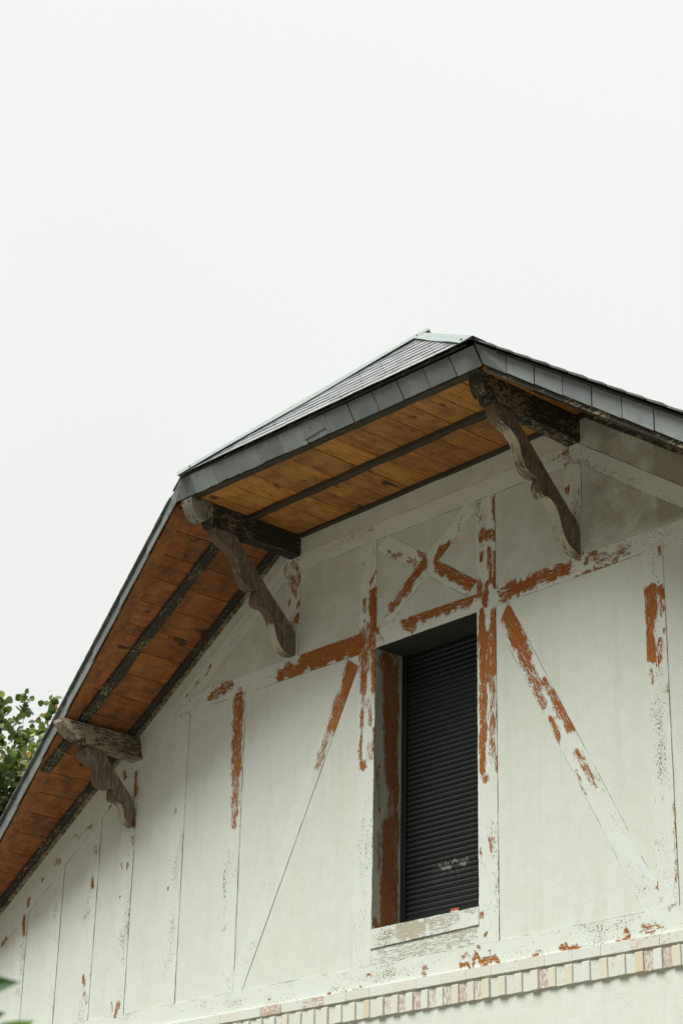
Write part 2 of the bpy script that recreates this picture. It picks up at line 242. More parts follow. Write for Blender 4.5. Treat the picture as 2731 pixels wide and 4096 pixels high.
# peeled patches measured on the gable: x0, z0, x1, z1, radius, strength (metres)
PEEL=[(-0.507,2.053,-0.559,1.989,0.017,0.6),(-0.53,1.902,-0.511,1.634,0.048,1),(-0.625,1.899,-0.622,1.79,0.014,0.8),(-0.621,1.731,-0.62,1.712,0.011,0.7),(-0.558,1.637,-0.555,1.52,0.072,0.72),(-0.508,1.46,-0.504,1.28,0.033,0.85),(-0.609,1.524,-0.604,1.312,0.042,0.68),(-1.034,1.575,-0.657,1.566,0.082,1),(-0.708,1.463,-0.752,1.341,0.061,1),(0.214,2.055,0.113,1.989,0.035,0.95),(0.326,2.136,0.352,2.215,0.013,0.55),(-0.027,1.982,-0.206,1.84,0.052,0.95),(-0.206,1.84,-0.335,1.751,0.052,0.7),(-0.361,1.729,-0.439,1.673,0.03,0.45),(-0.382,2.195,-0.235,2.092,0.02,0.55),(-0.079,2.095,-0.001,2.033,0.02,0.7),(-0.169,2.073,-0.065,1.984,0.021,0.6),(0.139,1.924,0.506,1.658,0.051,0.92),(0.506,1.602,0.348,1.59,0.044,0.85),(0.324,1.588,-0.203,1.59,0.046,0.88),(-0.177,1.545,-0.1,1.544,0.027,0.8),(0.676,2.256,0.674,2.123,0.023,0.85),(0.541,2.137,0.541,2.135,0.013,0.9),(0.584,2.161,0.572,2.156,0.018,0.5),(0.552,2.029,0.678,1.99,0.039,0.85),(0.551,1.906,0.544,1.833,0.013,0.9),(0.676,1.878,0.673,1.62,0.025,0.95),(0.623,1.922,0.628,1.651,0.015,0.85),(0.59,1.634,0.577,1.527,0.033,0.85),(0.546,1.462,0.55,1.306,0.024,0.9),(0.664,1.43,0.64,0.998,0.031,0.82),(0.55,1.306,0.594,1.01,0.054,0.75),(-0.524,2.253,-0.524,2.228,0.011,0.6),(-0.451,1.579,-0.436,1.518,0.02,0.5),(0.549,1.442,0.557,1.028,0.033,1),(0.653,1.414,0.654,1.004,0.03,0.9),(0.602,1.249,0.594,1.037,0.069,0.78),(0.557,1.028,0.545,0.506,0.035,0.92),(0.636,1.008,0.634,0.487,0.037,0.58),(0.729,1.573,0.758,1.489,0.039,0.66),(0.807,1.551,1.022,1.556,0.054,0.97),(1.034,1.562,1.301,1.559,0.054,0.78),(1.367,1.475,1.723,1.481,0.018,0.9),(1.483,1.561,1.551,1.587,0.025,0.75),(1.55,1.559,1.802,1.539,0.043,0.52),(0.78,1.389,0.884,1.185,0.065,1),(0.884,1.185,0.939,1.042,0.053,0.85),(0.927,1.027,1.05,0.817,0.039,0.66),(0.96,0.928,1.08,0.685,0.028,0.66),(1.085,0.844,1.205,0.7,0.03,0.75),(1.194,0.702,1.31,0.493,0.044,0.82),(1.151,0.572,1.197,0.448,0.028,0.92),(1.978,1.221,2.069,1.169,0.041,1),(1.992,1.19,1.985,1.053,0.049,1),(2.066,1.117,2.073,1.046,0.019,0.7),(1.969,1.022,1.969,0.773,0.038,0.95),(2.037,0.875,2.03,0.749,0.025,0.7),(2.071,0.935,2.072,0.926,0.012,0.9),(2.013,0.728,2.015,0.719,0.016,0.7),(1.964,0.681,1.966,0.629,0.014,0.6),(2.087,0.6,2.087,0.55,0.008,0.6),(2.076,1.475,2.076,1.439,0.009,0.7),(1.332,2.124,1.337,2.094,0.016,0.9),(1.434,2.062,1.432,2.015,0.008,0.7),(1.361,1.643,1.429,1.614,0.023,0.6),(0.545,0.698,0.542,0.371,0.031,0.92),(0.652,0.721,0.651,0.646,0.02,0.8),(0.669,0.446,0.67,0.335,0.013,0.85),(0.566,0.319,0.578,0.308,0.034,0.75),(0.61,-0.081,0.609,-0.161,0.012,0.65),(0.523,-0.164,0.523,-0.182,0.01,0.5),(-0.615,1.454,-0.62,1.186,0.036,0.82),(-0.516,1.408,-0.505,1.169,0.032,0.82),(-0.622,1.166,-0.632,0.713,0.019,0.75),(-0.508,0.857,-0.506,0.736,0.013,0.65),(-0.61,0.659,-0.607,0.648,0.036,0.9),(-0.563,1.091,-0.531,0.942,0.029,0.55),(-0.541,0.754,-0.526,0.681,0.037,0.5),(1.347,0.317,1.47,0.139,0.031,0.6),(1.438,0.145,1.489,0.068,0.023,0.55),(1.332,0.201,1.413,0.042,0.008,0.6),(0.603,-0.085,0.607,-0.18,0.013,0.7),(0.533,0.491,0.537,0.365,0.019,0.95),(0.669,0.435,0.667,0.321,0.01,0.85),(0.572,0.314,0.578,0.311,0.026,0.8),(0.675,-0.302,0.677,-0.387,0.006,0.6),(0.466,-0.847,0.558,-0.867,0.029,0.8),(0.57,-0.852,0.694,-0.893,0.021,0.85),(1.177,-0.886,1.335,-0.885,0.021,0.85),(0.95,-0.879,1.069,-0.892,0.008,0.6),(0.549,-0.701,0.551,-0.705,0.014,0.8),(0.521,-0.555,0.521,-0.564,0.015,0.7),(0.467,-0.756,0.49,-0.767,0.02,0.6),(0.593,-0.806,0.595,-0.808,0.013,0.6),(2.094,-0.133,2.084,-0.616,0.007,0.55),(1.937,-0.616,1.938,-0.631,0.012,0.5),(1.31,-0.863,1.33,-0.895,0.014,0.85),(1.625,-0.887,1.713,-0.9,0.006,0.9),(1.684,-0.847,1.714,-0.876,0.012,0.8),(1.82,-0.827,1.932,-0.836,0.015,0.66),(1.808,-0.857,1.9,-0.871,0.008,0.66),(2.008,-0.744,2.069,-0.734,0.01,0.6),(1.934,-0.616,1.935,-0.624,0.009,0.7),(1.955,-0.7,1.956,-0.701,0.009,0.5),(1.961,-0.868,1.961,-0.868,0.009,0.6),(1.633,-0.832,1.632,-0.856,0.012,0.5),(0.014,-0.836,-0.002,-0.889,0.026,0.6),(0.346,-0.857,0.438,-0.875,0.022,0.8),(0.362,-0.804,0.423,-0.802,0.021,0.5),(-0.914,-0.891,-0.79,-0.906,0.01,0.85),(-0.756,-0.892,-0.574,-0.897,0.008,0.75),(-0.533,-0.817,-0.499,-0.821,0.007,0.7),(-1.538,-0.838,-1.533,-0.863,0.011,0.6),(-1.532,1.539,-1.256,1.534,0.055,0.88),(-1.257,1.577,-0.668,1.561,0.088,1),(-2.227,1.628,-2.102,1.614,0.017,0.8),(-1.442,2.418,-1.383,2.335,0.03,0.6),(-1.428,2.281,-1.398,2.141,0.026,0.72),(-1.366,2.296,-1.363,2.218,0.026,0.66),(-1.46,2.136,-1.457,2.081,0.013,0.7),(-1.355,2.063,-1.354,2.03,0.016,0.85),(-1.366,1.947,-1.364,1.903,0.026,0.9),(-1.435,1.933,-1.418,1.907,0.019,0.6),(-0.525,1.875,-0.525,1.854,0.015,0.5),(-0.612,1.899,-0.617,1.807,0.024,0.66),(-2.158,1.595,-2.158,1.592,0.002,0.1),(-2.017,1.471,-2.008,1.338,0.065,0.92),(-2.02,1.289,-2.004,0.894,0.065,0.8),(-2.018,0.864,-1.999,0.593,0.053,0.6),(-2.013,0.563,-2.007,0.479,0.037,0.6),(-0.748,1.374,-0.795,1.221,0.084,1),(-0.83,1.181,-0.927,1.008,0.079,0.82),(-0.994,0.942,-1.081,0.751,0.044,0.55),(-2.357,1.57,-2.119,1.59,0.046,0.66),(-1.52,2.406,-1.461,2.246,0.035,0.5),(1.318,2.387,1.335,2.317,0.038,0.5),(-2.397,1.807,-2.421,1.779,0.025,0.66),(-2.52,1.748,-2.568,1.703,0.018,0.6),(-2.683,1.641,-2.649,1.65,0.013,0.6),(-2.378,1.558,-2.341,1.571,0.032,0.8),(-2.724,0.742,-2.721,0.71,0.018,0.6),(-3.272,0.618,-3.263,0.573,0.013,0.66),(-3.39,0.428,-3.385,0.411,0.014,0.7),(-3.312,0.398,-3.316,0.367,0.013,0.7),(-3.283,1.149,-3.267,0.946,0.019,0.9),(-3.444,1.159,-3.43,1.123,0.026,0.85),(-3.272,0.826,-3.27,0.716,0.019,0.9),(-3.82,0.818,-3.93,0.799,0.014,0.6),(-4.001,0.761,-4.076,0.752,0.012,0.5),(-4.267,0.594,-4.302,0.566,0.024,0.66),(-3.603,0.944,-3.616,0.897,0.024,0.95),(-3.741,0.625,-3.772,0.576,0.027,0.45),(-3.782,0.393,-3.769,0.32,0.02,0.8),(-3.801,0.108,-3.83,0.081,0.022,0.5),(-4.721,0.189,-4.71,0.055,0.022,0.95),(-4.679,0.341,-4.682,0.289,0.017,0.9),(-4.288,0.602,-4.328,0.563,0.021,0.66),(-4.491,0.49,-4.5,0.472,0.015,0.8),(-3.802,-0.399,-3.792,-0.443,0.017,0.8),(-3.317,-0.689,-3.342,-0.74,0.029,0.7),(-3.391,-0.668,-3.387,-0.705,0.021,0.45),(-3.384,0.428,-3.382,0.413,0.011,0.8),(-3.309,0.397,-3.315,0.372,0.011,0.8),(-4.967,0.066,-5.017,0.007,0.025,0.8),(-3.382,0.163,-3.376,0.15,0.008,0.9),(-2.769,0.14,-2.768,0.127,0.008,0.8),(-4.327,-0.012,-4.233,-0.041,0.013,0.4),(-3.766,0.623,-3.75,0.581,0.026,0.4),(-3.775,-0.525,-3.733,-0.604,0.021,0.5),(-4.727,-0.409,-4.699,-0.438,0.025,0.4)]

# ------------------------------------------------------------------ mesh builder
class MB:
    def __init__(s): s.v = []; s.f = []; s.mi = []; s.peel = []; s.tone = []; s.gc = []
    def vert(s, p, peel=0.0, tone=.5, gc=None):
        s.v.append(tuple(p)); s.peel.append(peel); s.tone.append(tone); s.gc.append(tuple(gc if gc is not None else p)); return len(s.v) - 1
    def face(s, idx, mi=0): s.f.append(tuple(idx)); s.mi.append(mi)
    def hexa(s, c, mi=0, tone=.5, peel=0.0, gco=(0, 0, 0), gcf=None):
        """c: 8 corners, bottom 4 then top 4 (same order round)"""
        b = len(s.v)
        for p in c:
            g = gcf(p) if gcf else (p[0] + gco[0], p[1] + gco[1], p[2] + gco[2]); s.vert(p, peel, tone, g)
        for q in ((3, 2, 1, 0), (4, 5, 6, 7), (0, 1, 5, 4), (1, 2, 6, 5), (2, 3, 7, 6), (3, 0, 4, 7)): s.face([b + i for i in q], mi)
    def box(s, x0, x1, y0, y1, z0, z1, **k):
        s.hexa([(x0, y0, z0), (x1, y0, z0), (x1, y1, z0), (x0, y1, z0), (x0, y0, z1), (x1, y0, z1), (x1, y1, z1), (x0, y1, z1)], **k)
    def poly_prism(s, pts, off, mi=0, **k):
        """extrude polygon pts by vector off"""
        b = len(s.v); n = len(pts)
        for p in pts: s.vert(p, **k)
        for p in pts: s.vert((p[0] + off[0], p[1] + off[1], p[2] + off[2]), **k)
        s.face(list(range(b, b + n))[::-1], mi); s.face(list(range(b + n, b + 2 * n)), mi)
        for i in range(n):
            j = (i + 1) % n; s.face((b + i, b + j, b + n + j, b + n + i), mi)
    def build(s, name, mats, parent=None, bevel=0, fixn=True):
        me = bpy.data.meshes.new(name); me.from_pydata(s.v, [], s.f)
        for mm in (mats if isinstance(mats, (list, tuple)) else [mats]): me.materials.append(M[mm])
        me.polygons.foreach_set('material_index', s.mi)
        for nme, dat in (('peel', s.peel), ('tone', s.tone)):
            a = me.attributes.new(nme, 'FLOAT', 'POINT'); a.data.foreach_set('value', dat)
        a = me.attributes.new('gc', 'FLOAT_VECTOR', 'POINT'); a.data.foreach_set('vector', [c for g in s.gc for c in g])
        if fixn:
            bm = bmesh.new(); bm.from_mesh(me); bmesh.ops.recalc_face_normals(bm, faces=bm.faces); bm.to_mesh(me); bm.free()
        me.update()
        o = bpy.data.objects.new(name, me); COL.objects.link(o)
        if parent: o.parent = parent
        if bevel:
            bv = o.modifiers.new('bevel', 'BEVEL'); bv.width = bevel; bv.segments = 1; bv.limit_method = 'ANGLE'; bv.angle_limit = math.radians(40)
        return o
def tube(mb, pts, rads, n=8, tone=.5):
    rings = []
    for i, p in enumerate(pts):
        p = Vector(p); d = (Vector(pts[min(i + 1, len(pts) - 1)]) - Vector(pts[max(i - 1, 0)])).normalized()
        a = d.orthogonal().normalized(); c = d.cross(a)
        rings.append([mb.vert(p + (a * math.cos(t) + c * math.sin(t)) * rads[i], tone=tone) for t in [2 * math.pi * k / n for k in range(n)]])
    for A, B in zip(rings, rings[1:]):
        for k in range(n): mb.face((A[k], A[(k + 1) % n], B[(k + 1) % n], B[k]))
    mb.face(rings[0][::-1]); mb.face(rings[-1])
def tag(o, label=None, cat=None, group=None, kind=None):
    if label: o['label'] = label
    if cat: o['category'] = cat
    if group: o['group'] = group
    if kind: o['kind'] = kind
    return o
def empty(name, loc=(0, 0, 0)):
    o = bpy.data.objects.new(name, None); COL.objects.link(o); o.location = loc; o.empty_display_size = .3; return o

# ------------------------------------------------------------------ measured shape of the gable (metres, wall face at y = 0)
GZ = -4.95
def soL(x): return 2.335 + .637 * (x + 1.955)          # soffit height, left slope
def soR(x): return 2.62 - .70 * (x - 1.51)
def rfL(x): return 3.705 + .62 * (x - .106)                      # slate surface
def rfR(x): return 3.705 - .675 * (x - .106)
def fyL(x): return -1.059 + .2065 * (-1.52 - x)         # verge line: the left overhang narrows down the slope
def fyR(x): return -.975 + .07 * (x - 1.515)
SZ = 2.61
XE = 5.6
xL0, xR0 = -1.524, 1.524
WA, WZ0, WZ1, WD = .5, -.51, 1.483, .26                 # window half width, sill, head, depth

# ------------------------------------------------------------------ ground
mb = MB(); n = 40
for i in range(n + 1):
    for j in range(n + 1):
        x = (i / n * 2 - 1); y = (j / n * 2 - 1); X = math.copysign(abs(x) ** 2 * 400, x); Y = math.copysign(abs(y) ** 2 * 400, y)
        d = math.hypot(X, Y); mb.vert((X, Y, GZ + (0 if d < 18 else .4 * mnoise.noise((X * .03, Y * .03, 0)))))
for i in range(n):
    for j in range(n): a = i * (n + 1) + j; mb.face((a, a + n + 1, a + n + 2, a + 1))
tag(mb.build('ground', 'lawn'), kind='structure')

house = empty('half_timbered_house', (0, 0, GZ))
tag(house, 'cream half timbered gable house with peeling timbers, clipped slate roof and a closed black shutter', 'house')
# every mesh keeps world coordinates; children of meshes inherit the same frame
def hb(mb, name, mats, parent=None, **k):
    o = mb.build(name, mats, None, **k)
    if parent is None: o.parent = house; o.location = (0, 0, -GZ)
    else: o.parent = parent
    return o

# ------------------------------------------------------------------ walls
mb = MB(); T = .26
def wquad(pts, y=0.0):
    b = [mb.vert((x, y, z)) for x, z in pts]; mb.face(b)
wquad([(-XE, GZ), (XE, GZ), (XE, WZ0), (-XE, WZ0)])
wquad([(-XE, WZ0), (-WA, WZ0), (-WA, WZ1), (-3.2, WZ1), (-3.2, WZ1), (-XE, soL(-XE))][:3] + [(-3.29, WZ1), (-XE, soL(-XE) + .02)])
wquad([(WA, WZ0), (XE, WZ0), (XE, soR(XE) + .02), (3.13, WZ1), (WA, WZ1)])
wquad([(-3.29, WZ1), (3.13, WZ1), (xR0, SZ + .02), (xL0, SZ + .02)])
hb(mb, 'gable_wall', 'stucco', fixn=False)
mb = MB()
D = 8.5
for s_ in (-1, 1):
    zt = (soL(-XE) if s_ < 0 else soR(XE)) + .1
    mb.face([mb.vert(p) for p in ((s_ * XE, 0, GZ), (s_ * XE, D, GZ), (s_ * XE, D, zt), (s_ * XE, 0, zt))])
mb.face([mb.vert(p) for p in ((-XE, D, GZ), (XE, D, GZ), (XE, D, soR(XE)), (0, D, 3.6), (-XE, D, soL(-XE)))])
hb(mb, 'side_wall', 'stucco', fixn=False)

# ------------------------------------------------------------------ timbers
def seg_d(px, pz, s_):
    x0, z0, x1, z1, r, w_ = s_; dx, dz = x1 - x0, z1 - z0; L = dx * dx + dz * dz
    t = 0 if L < 1e-9 else max(0, min(1, ((px - x0) * dx + (pz - z0) * dz) / L))
    return math.hypot(px - x0 - t * dx, pz - z0 - t * dz)
def peel_at(x, z, lst):
    """how far the paint has come away at a point; the outlines of the patches are torn by noise"""
    n = mnoise.noise
    wx = .012 * n((x * 24, z * 9, 1.3)) + .007 * n((x * 70, z * 24, 4.1)); wz = .040 * n((x * 20, z * 8, 7.7)) + .022 * n((x * 60, z * 20, 9.2))
    x += wx; z += wz; best = 0.0
    for s_ in lst:
        r = s_[4]
        if abs(x - s_[0]) > 1.2: continue
        d = seg_d(x, z, s_); r0 = r * .62; fo = max(r * .8, .017)
        if d < r0 + fo:
            k = 1 if d < r0 else 1 - (d - r0) / fo; best = max(best, s_[5] * k * (.97 if s_[5] > .9 else 1))
    return best
TI = [0]
def timber(name, a, b, c, d, off, joints='', parent=None, mat='timber', lst=None, step=.011, wav=.0045):
    """a,b: start edge (left,right); d,c: end edge. quad a-b-c-d in (x,z). Front face at y=-off."""
    TI[0] += 1; sd_ = TI[0] * 3.7; lst = PEEL if lst is None else lst
    A, B, C_, D_ = [Vector(p) for p in (a, b, c, d)]
    L = max((D_ - A).length, (C_ - B).length); W = max((B - A).length, (C_ - D_).length)
    ni, nj = max(2, int(L / step)), max(2, int(W / step)); mb = MB()
    xs0, xs1 = min(p[0] for p in (a, b, c, d)) - .2, max(p[0] for p in (a, b, c, d)) + .2
    zs0, zs1 = min(p[1] for p in (a, b, c, d)) - .2, max(p[1] for p in (a, b, c, d)) + .2
    loc = [q for q in lst if max(q[0], q[2]) > xs0 and min(q[0], q[2]) < xs1 and max(q[1], q[3]) > zs0 and min(q[1], q[3]) < zs1]
    idx = []
    for i in range(ni + 1):
        t = i / ni; row = []
        for j in range(nj + 1):
            s_ = j / nj; P = (A.lerp(D_, t)).lerp(B.lerp(C_, t), s_)
            wv = 0
            if j in (0, nj): wv = wav * (mnoise.noise((t * L * 7, j * 3.1, sd_)) * .7 + mnoise.noise((t * L * 40, j * 3.1, sd_)) * .5)
            ax = (B - A).normalized(); x, z = P.x + ax.x * wv, P.y + ax.y * wv
            row.append(mb.vert((x, -off, z), peel_at(x, z, loc), .5, (s_ * W, t * L, sd_)))
        idx.append(row)
    for i in range(ni):
        for j in range(nj): mb.face((idx[i][j], idx[i][j + 1], idx[i + 1][j + 1], idx[i + 1][j]))
    # sides back to the wall
    ring = [idx[0][j] for j in range(nj + 1)] + [idx[i][nj] for i in range(1, ni + 1)] + [idx[ni][j] for j in range(nj - 1, -1, -1)] + [idx[i][0] for i in range(ni - 1, 0, -1)]
    back = [mb.vert((mb.v[k][0], .002, mb.v[k][2]), mb.peel[k], .5, mb.gc[k]) for k in ring]
    for k in range(len(ring)):
        k2 = (k + 1) % len(ring); mb.face((ring[k], back[k], back[k2], ring[k2]), 0)
    # open joints between timber and render, broken and uneven
    def joint(P, Q, nrm):
        LL = (Q - P).length; m_ = max(2, int(LL / .05)); u = (Q - P) / LL
        for k in range(m_):
            g = mnoise.noise((k * .31, sd_, P.x)) ; wd = .0008 + .0040 * max(0, g + .25)
            if g < -.33: continue
            p0, p1 = P + u * (k / m_ * LL), P + u * ((k + 1) / m_ * LL)
            q0, q1 = p0 + nrm * wd, p1 + nrm * wd; y = -.0012
            p0 = p0 - nrm * .001; p1 = p1 - nrm * .001
            mb.face([mb.vert((r.x, y, r.y)) for r in (p0, q0, q1, p1)], 1)
    def outn(P, Q):
        c0 = (A + B + C_ + D_) / 4; nn = Vector((-(Q - P).y, (Q - P).x)).normalized()
        return nn if nn.dot((P + Q) / 2 - c0) > 0 else -nn
    for ch in joints:
        P, Q = {'r': (B, C_), 'l': (A, D_), 'b': (A, B), 't': (D_, C_)}[ch]; joint(P, Q, outn(P, Q))
    return hb(mb, name, [mat, 'joint'], parent, fixn=False)
def vpost(x0, x1, z0, z1, j='r', off=.0062, z1r=None):
    return timber('post', (x0, z0), (x1, z0), (x1, z1 if z1r is None else z1r), (x0, z1), off, j)
def inL(x): return 2.293 + .65 * (x + 1.501)            # lower edge of the rake timber
def inR(x): return 2.142 - .705 * (x - 1.621)
RT, RB = -.75, -.893
# posts
vpost(-.67, -.5, RT, 2.315); vpost(.5, .67, RT, 2.30)
vpost(-1.495, -1.345, 1.63, inL(-1.495), z1r=2.335); vpost(1.305, 1.45, 1.625, 2.31, z1r=2.26)
vpost(-2.105, -1.938, RT, 1.483); vpost(1.935, 2.09, RT, 1.483)
vpost(-2.79, -2.62, RT, 1.483)
for x0, x1 in ((-3.42, -3.25), (-3.875, -3.71), (-4.345, -4.19), (-4.82, -4.667), (-5.3, -5.15)):
    vpost(x0, x1, RT, inL(x0), z1r=inL(x1))
for x0, x1 in ((2.62, 2.79), (3.25, 3.42), (3.71, 3.875), (4.19, 4.345), (4.667, 4.82), (5.15, 5.3)):
    zt = (lambda x: min(inR(x), 1.483)) if x0 < 3 else inR
    vpost(x0, x1, RT, zt(x0), z1r=zt(x1))
# rails
def rail(x0, x1, zb, zt, j='b', off=.0052, zb1=None, zt1=None):
    zb1 = zb if zb1 is None else zb1; zt1 = zt if zt1 is None else zt1
    return timber('rail', (x0, zt), (x0, zb), (x1, zb1), (x1, zt1), off, {'b': 'r', 't': 'l', 'bt': 'rl', '': ''}[j])
rail(-2.70, -.67, 1.50, 1.645, 'b', zb1=1.478, zt1=1.632)
rail(-.5, .5, 1.4835, 1.63, '', zt1=1.612)
rail(.67, 2.50, 1.482, 1.62, 'b', zb1=1.483, zt1=1.612)
rail(-1.40, 1.35, 2.325, 2.455, 'bt', off=.0043, zb1=2.295, zt1=2.425)
rail(-XE, XE, RB, RT, 't', off=.0056)
# sloping timbers under the eaves
timber('rake_timber', (-1.40, inL(-1.40) + .165), (-1.40, inL(-1.40)), (-5.55, inL(-5.55)), (-5.55, inL(-5.55) + .165), .0048, 'r')
timber('rake_timber', (1.36, inR(1.36)), (1.36, inR(1.36) + .145), (5.5, inR(5.5) + .145), (5.5, inR(5.5)), .0048, 'lr')
# braces
timber('brace', (.693, 1.33), (.786, 1.475), (2.015, -.76), (1.842, -.76), .0038, 'rl')
timber('brace', (-.795, 1.475), (-.68, 1.39), (-1.85, -.76), (-2.03, -.76), .0038, 'r')
timber('brace', (-.50, 2.235), (-.385, 2.318), (.50, 1.708), (.40, 1.628), .0030, 'rl')
timber('brace', (-.468, 1.715), (-.349, 1.63), (.507, 2.24), (.40, 2.31), .0034, 'r')

# ------------------------------------------------------------------ window
mb = MB()   # reveals: left, right, head and bottom in one casing
RP = [(.12, 1.42, .16, .55, .066, .84), (.10, 1.3, .13, .9, .03, .7), (.17, .55, .15, .2, .035, .66), (.145, .22, .135, -.45, .068, .90), (.05, .15, .06, -.1, .02, .55), (.04, .6, .05, .3, .012, .6), (.20, 1.4, .215, -.5, .03, .8), (.02, .9, .02, .3, .012, .3), (.03, -.47, .22, -.49, .03, .9), (.05, 1.38, .2, 1.46, .05, .6)]
def grid(P0, U, V, nu, nv, pf, gcf):
    r = []
    for i in range(nu + 1):
        row = []
        for j in range(nv + 1):
            p = Vector(P0) + Vector(U) * (i / nu) + Vector(V) * (j / nv); row.append(mb.vert(p, pf(p), .5, gcf(p)))
        r.append(row)
    for i in range(nu):
        for j in range(nv): mb.face((r[i][j], r[i + 1][j], r[i + 1][j + 1], r[i][j + 1]))
H = WZ1 - WZ0
grid((-WA, .001, WZ0), (0, WD + .06, 0), (0, 0, H), 20, 150, lambda p: peel_at(p.y, p.z, RP), lambda p: (p.y, p.z, 5.1))
grid((WA, .001, WZ0), (0, WD + .06, 0), (0, 0, H), 10, 60, lambda p: .4, lambda p: (p.y, p.z, 7.1))
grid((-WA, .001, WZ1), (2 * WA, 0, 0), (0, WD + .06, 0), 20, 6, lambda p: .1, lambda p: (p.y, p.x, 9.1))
grid((-WA, .001, WZ0), (2 * WA, 0, 0), (0, WD + .06, .07), 20, 6, lambda p: .1, lambda p: (p.y, p.x, 11.1))
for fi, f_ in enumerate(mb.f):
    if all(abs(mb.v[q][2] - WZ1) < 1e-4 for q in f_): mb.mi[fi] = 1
window = hb(mb, 'window', ['reveal', 'head_shade'], fixn=False)
mb = MB()   # slatted roller curtain: every slat is curved
ps = .0365; k = 0; ZB = -.452; z = ZB + .055
prof = []
while z < WZ1 - .02:
    for t, yy in ((0, .006), (.10, .0005), (.3, -.0045), (.55, -.0055), (.8, -.003), (.93, .001), (.98, .007)): prof.append((z + t * ps, yy))
    z += ps
segs = 12; rows = []
for zz, yy in prof:
    rows.append([mb.vert((-WA + .045 + (2 * WA - .09) * i / segs, WD + .012 + yy, zz), 0, .5, (i, zz, 0)) for i in range(segs + 1)])
for A_, B_ in zip(rows, rows[1:]):
    for i in range(segs): mb.face((A_[i], A_[i + 1], B_[i + 1], B_[i]))
shutter = hb(mb, 'roller_shutter', 'shutter', window, fixn=False)
mb = MB(); mb.box(-WA + .045, WA - .045, WD + .004, WD + .022, ZB + .001, ZB + .056)
hb(mb, 'bottom_bar', 'shutter', window, bevel=.003)
for s_ in (-1, 1):
    mb = MB(); x0, x1 = sorted((s_ * WA, s_ * (WA - .045))); e = .0015
    mb.box(x0 + e, x1 - e, WD - .006, WD + .045, WZ0 + .002, WZ1 - .002)
    xi = s_ * (WA - .045); a_, b_ = sorted((xi, xi - s_ * .006)); mb.box(a_ + .0016, b_ + .001, WD - .010, WD + .0, WZ0 + .003, WZ1 - .003)
    hb(mb, 'guide_rail', 'frame', window, bevel=.002)
mb = MB(); mb.box(-WA + .002, WA - .002, WD + .03, WD + .05, WZ0, WZ1); hb(mb, 'backing_panel', 'frame', window)
mb = MB(); mb.box(-.022, .056, WD + .0005, WD + .004, -.437, -.402, mi=0); mb.box(-.018, .052, WD - .0005, WD + .0009, -.434, -.420, mi=1)
tag(hb(mb, 'sticker', ['orange', 'white'], window, fixn=True), 'small orange and white sticker on the bottom bar')
SC = [(-.13, -.106, .13, -.098, .012, .85), (-.08, -.15, .08, -.15, .035, .26), (-.10, .395, .07, .405, .003, .4)]
for zc0, zc1 in ((-.24, -.06), (.385, .415)):
    mb = MB()   # scuffed slats
    sub = [(zz, yy) for zz, yy in prof if zc0 < zz < zc1]; rows = []
    for zz, yy in sub: rows.append([mb.vert((-.2 + .4 * i / 60, WD + .0112 + yy, zz), peel_at(-.2 + .4 * i / 60, zz, SC), .5, (-.2 + .4 * i / 60, zz, 3)) for i in range(61)])
    for A_, B_ in zip(rows, rows[1:]):
        for i in range(60): mb.face((A_[i], A_[i + 1], B_[i + 1], B_[i]))
    hb(mb, 'scuff_mark', 'dust', window, fixn=False)
SL = [(-.22, -.545, .0, -.55, .04, .80), (-.22, -.60, -.02, -.595, .04, .70), (.05, -.535, .2, -.53, .03, .62), (.1, -.6, .3, -.56, .05, .5), (.0, -.66, .1, -.7, .05, .55), (.3, -.53, .48, -.52, .02, .55), (-.49, -.66, -.3, -.66, .01, .6)]
timber('sill', (-.5, -.512), (-.5, -.640), (.5, -.625), (.5, -.512), .0125, 'r', window, 'sill', SL)
# lower apron with thin worn paint
timber('apron', (-.5, -.652), (-.5, -.748), (.5, -.748), (.5, -.637), .0045, '', window, 'sill', [(-.35, -.7, .1, -.7, .1, .42), (.15, -.68, .45, -.7, .06, .45)])

# ------------------------------------------------------------------ brick band
mb = MB(); random.seed(3); x = -XE
while x < XE:
    L = .222; red = .62 if (abs(x + L / 2 + 1.02) < .12 or abs(x + L / 2 + 1.5) < .1) else (.40 if x > 1.6 else rnd(-.1, .32))
    y = -.021 - rnd(0, .003)
    mb.box(x + .0008, min(x + L - .0008, XE), y, .0, -.957 + rnd(-.002, .002), -.8945, tone=random.choice((.1, .1, .2, .8)), peel=red, gcf=lambda p, x=x: (p[2], p[0], x)); x += L
hb(mb, 'stretcher_course', 'brick')
REDX = (-.3, -.169, -.033, .112, .253, .401, .54, 1.083, 1.905, 2.05)
mb = MB(); k0 = -41
for k in range(-41, 41):
    xa = .482 + k * .1362 - .48 + .48 - .02
    xw0, xw1 = xa + .0003, xa + .0680; xc0, xc1 = xa + .0684, xa + .1360
    red = .34 if k % 3 else .1
    for r_ in REDX:
        if abs(r_ - (xw0 + xw1) / 2) < .075: red = .56 + .12 * ((k * 7) % 3) / 2
    z0, z1 = -1.092, -.974
    ra = rnd(-.002, .002); yw = -.009 + rnd(-.002, .002); yc = -.021 + rnd(-.004, .004)
    # slightly splayed faces: white brick set back, cream brick standing proud
    def soldier(x0, x1, ya, yb, tone, peel):
        mb.hexa([(x0, ya, z0 + ra), (x1, yb, z0 + ra), (x1, .002, z0 + ra), (x0, .002, z0 + ra), (x0, ya, z1), (x1, yb, z1), (x1, .002, z1), (x0, .002, z1)], tone=tone, peel=peel, gcf=lambda p: (p[0], p[2], k))
    soldier(xw0, xw1, yw - .006, yw, rnd(0, .35), red)
    soldier(xc0, xc1, yc + .002, yc - .004, random.choice((.45, .6, .6, .8, .95, .1)) if k > -9 else random.choice((.1, .45, .8)), rnd(-.2, .1))
hb(mb, 'soldier_course', 'brick', bevel=.003)

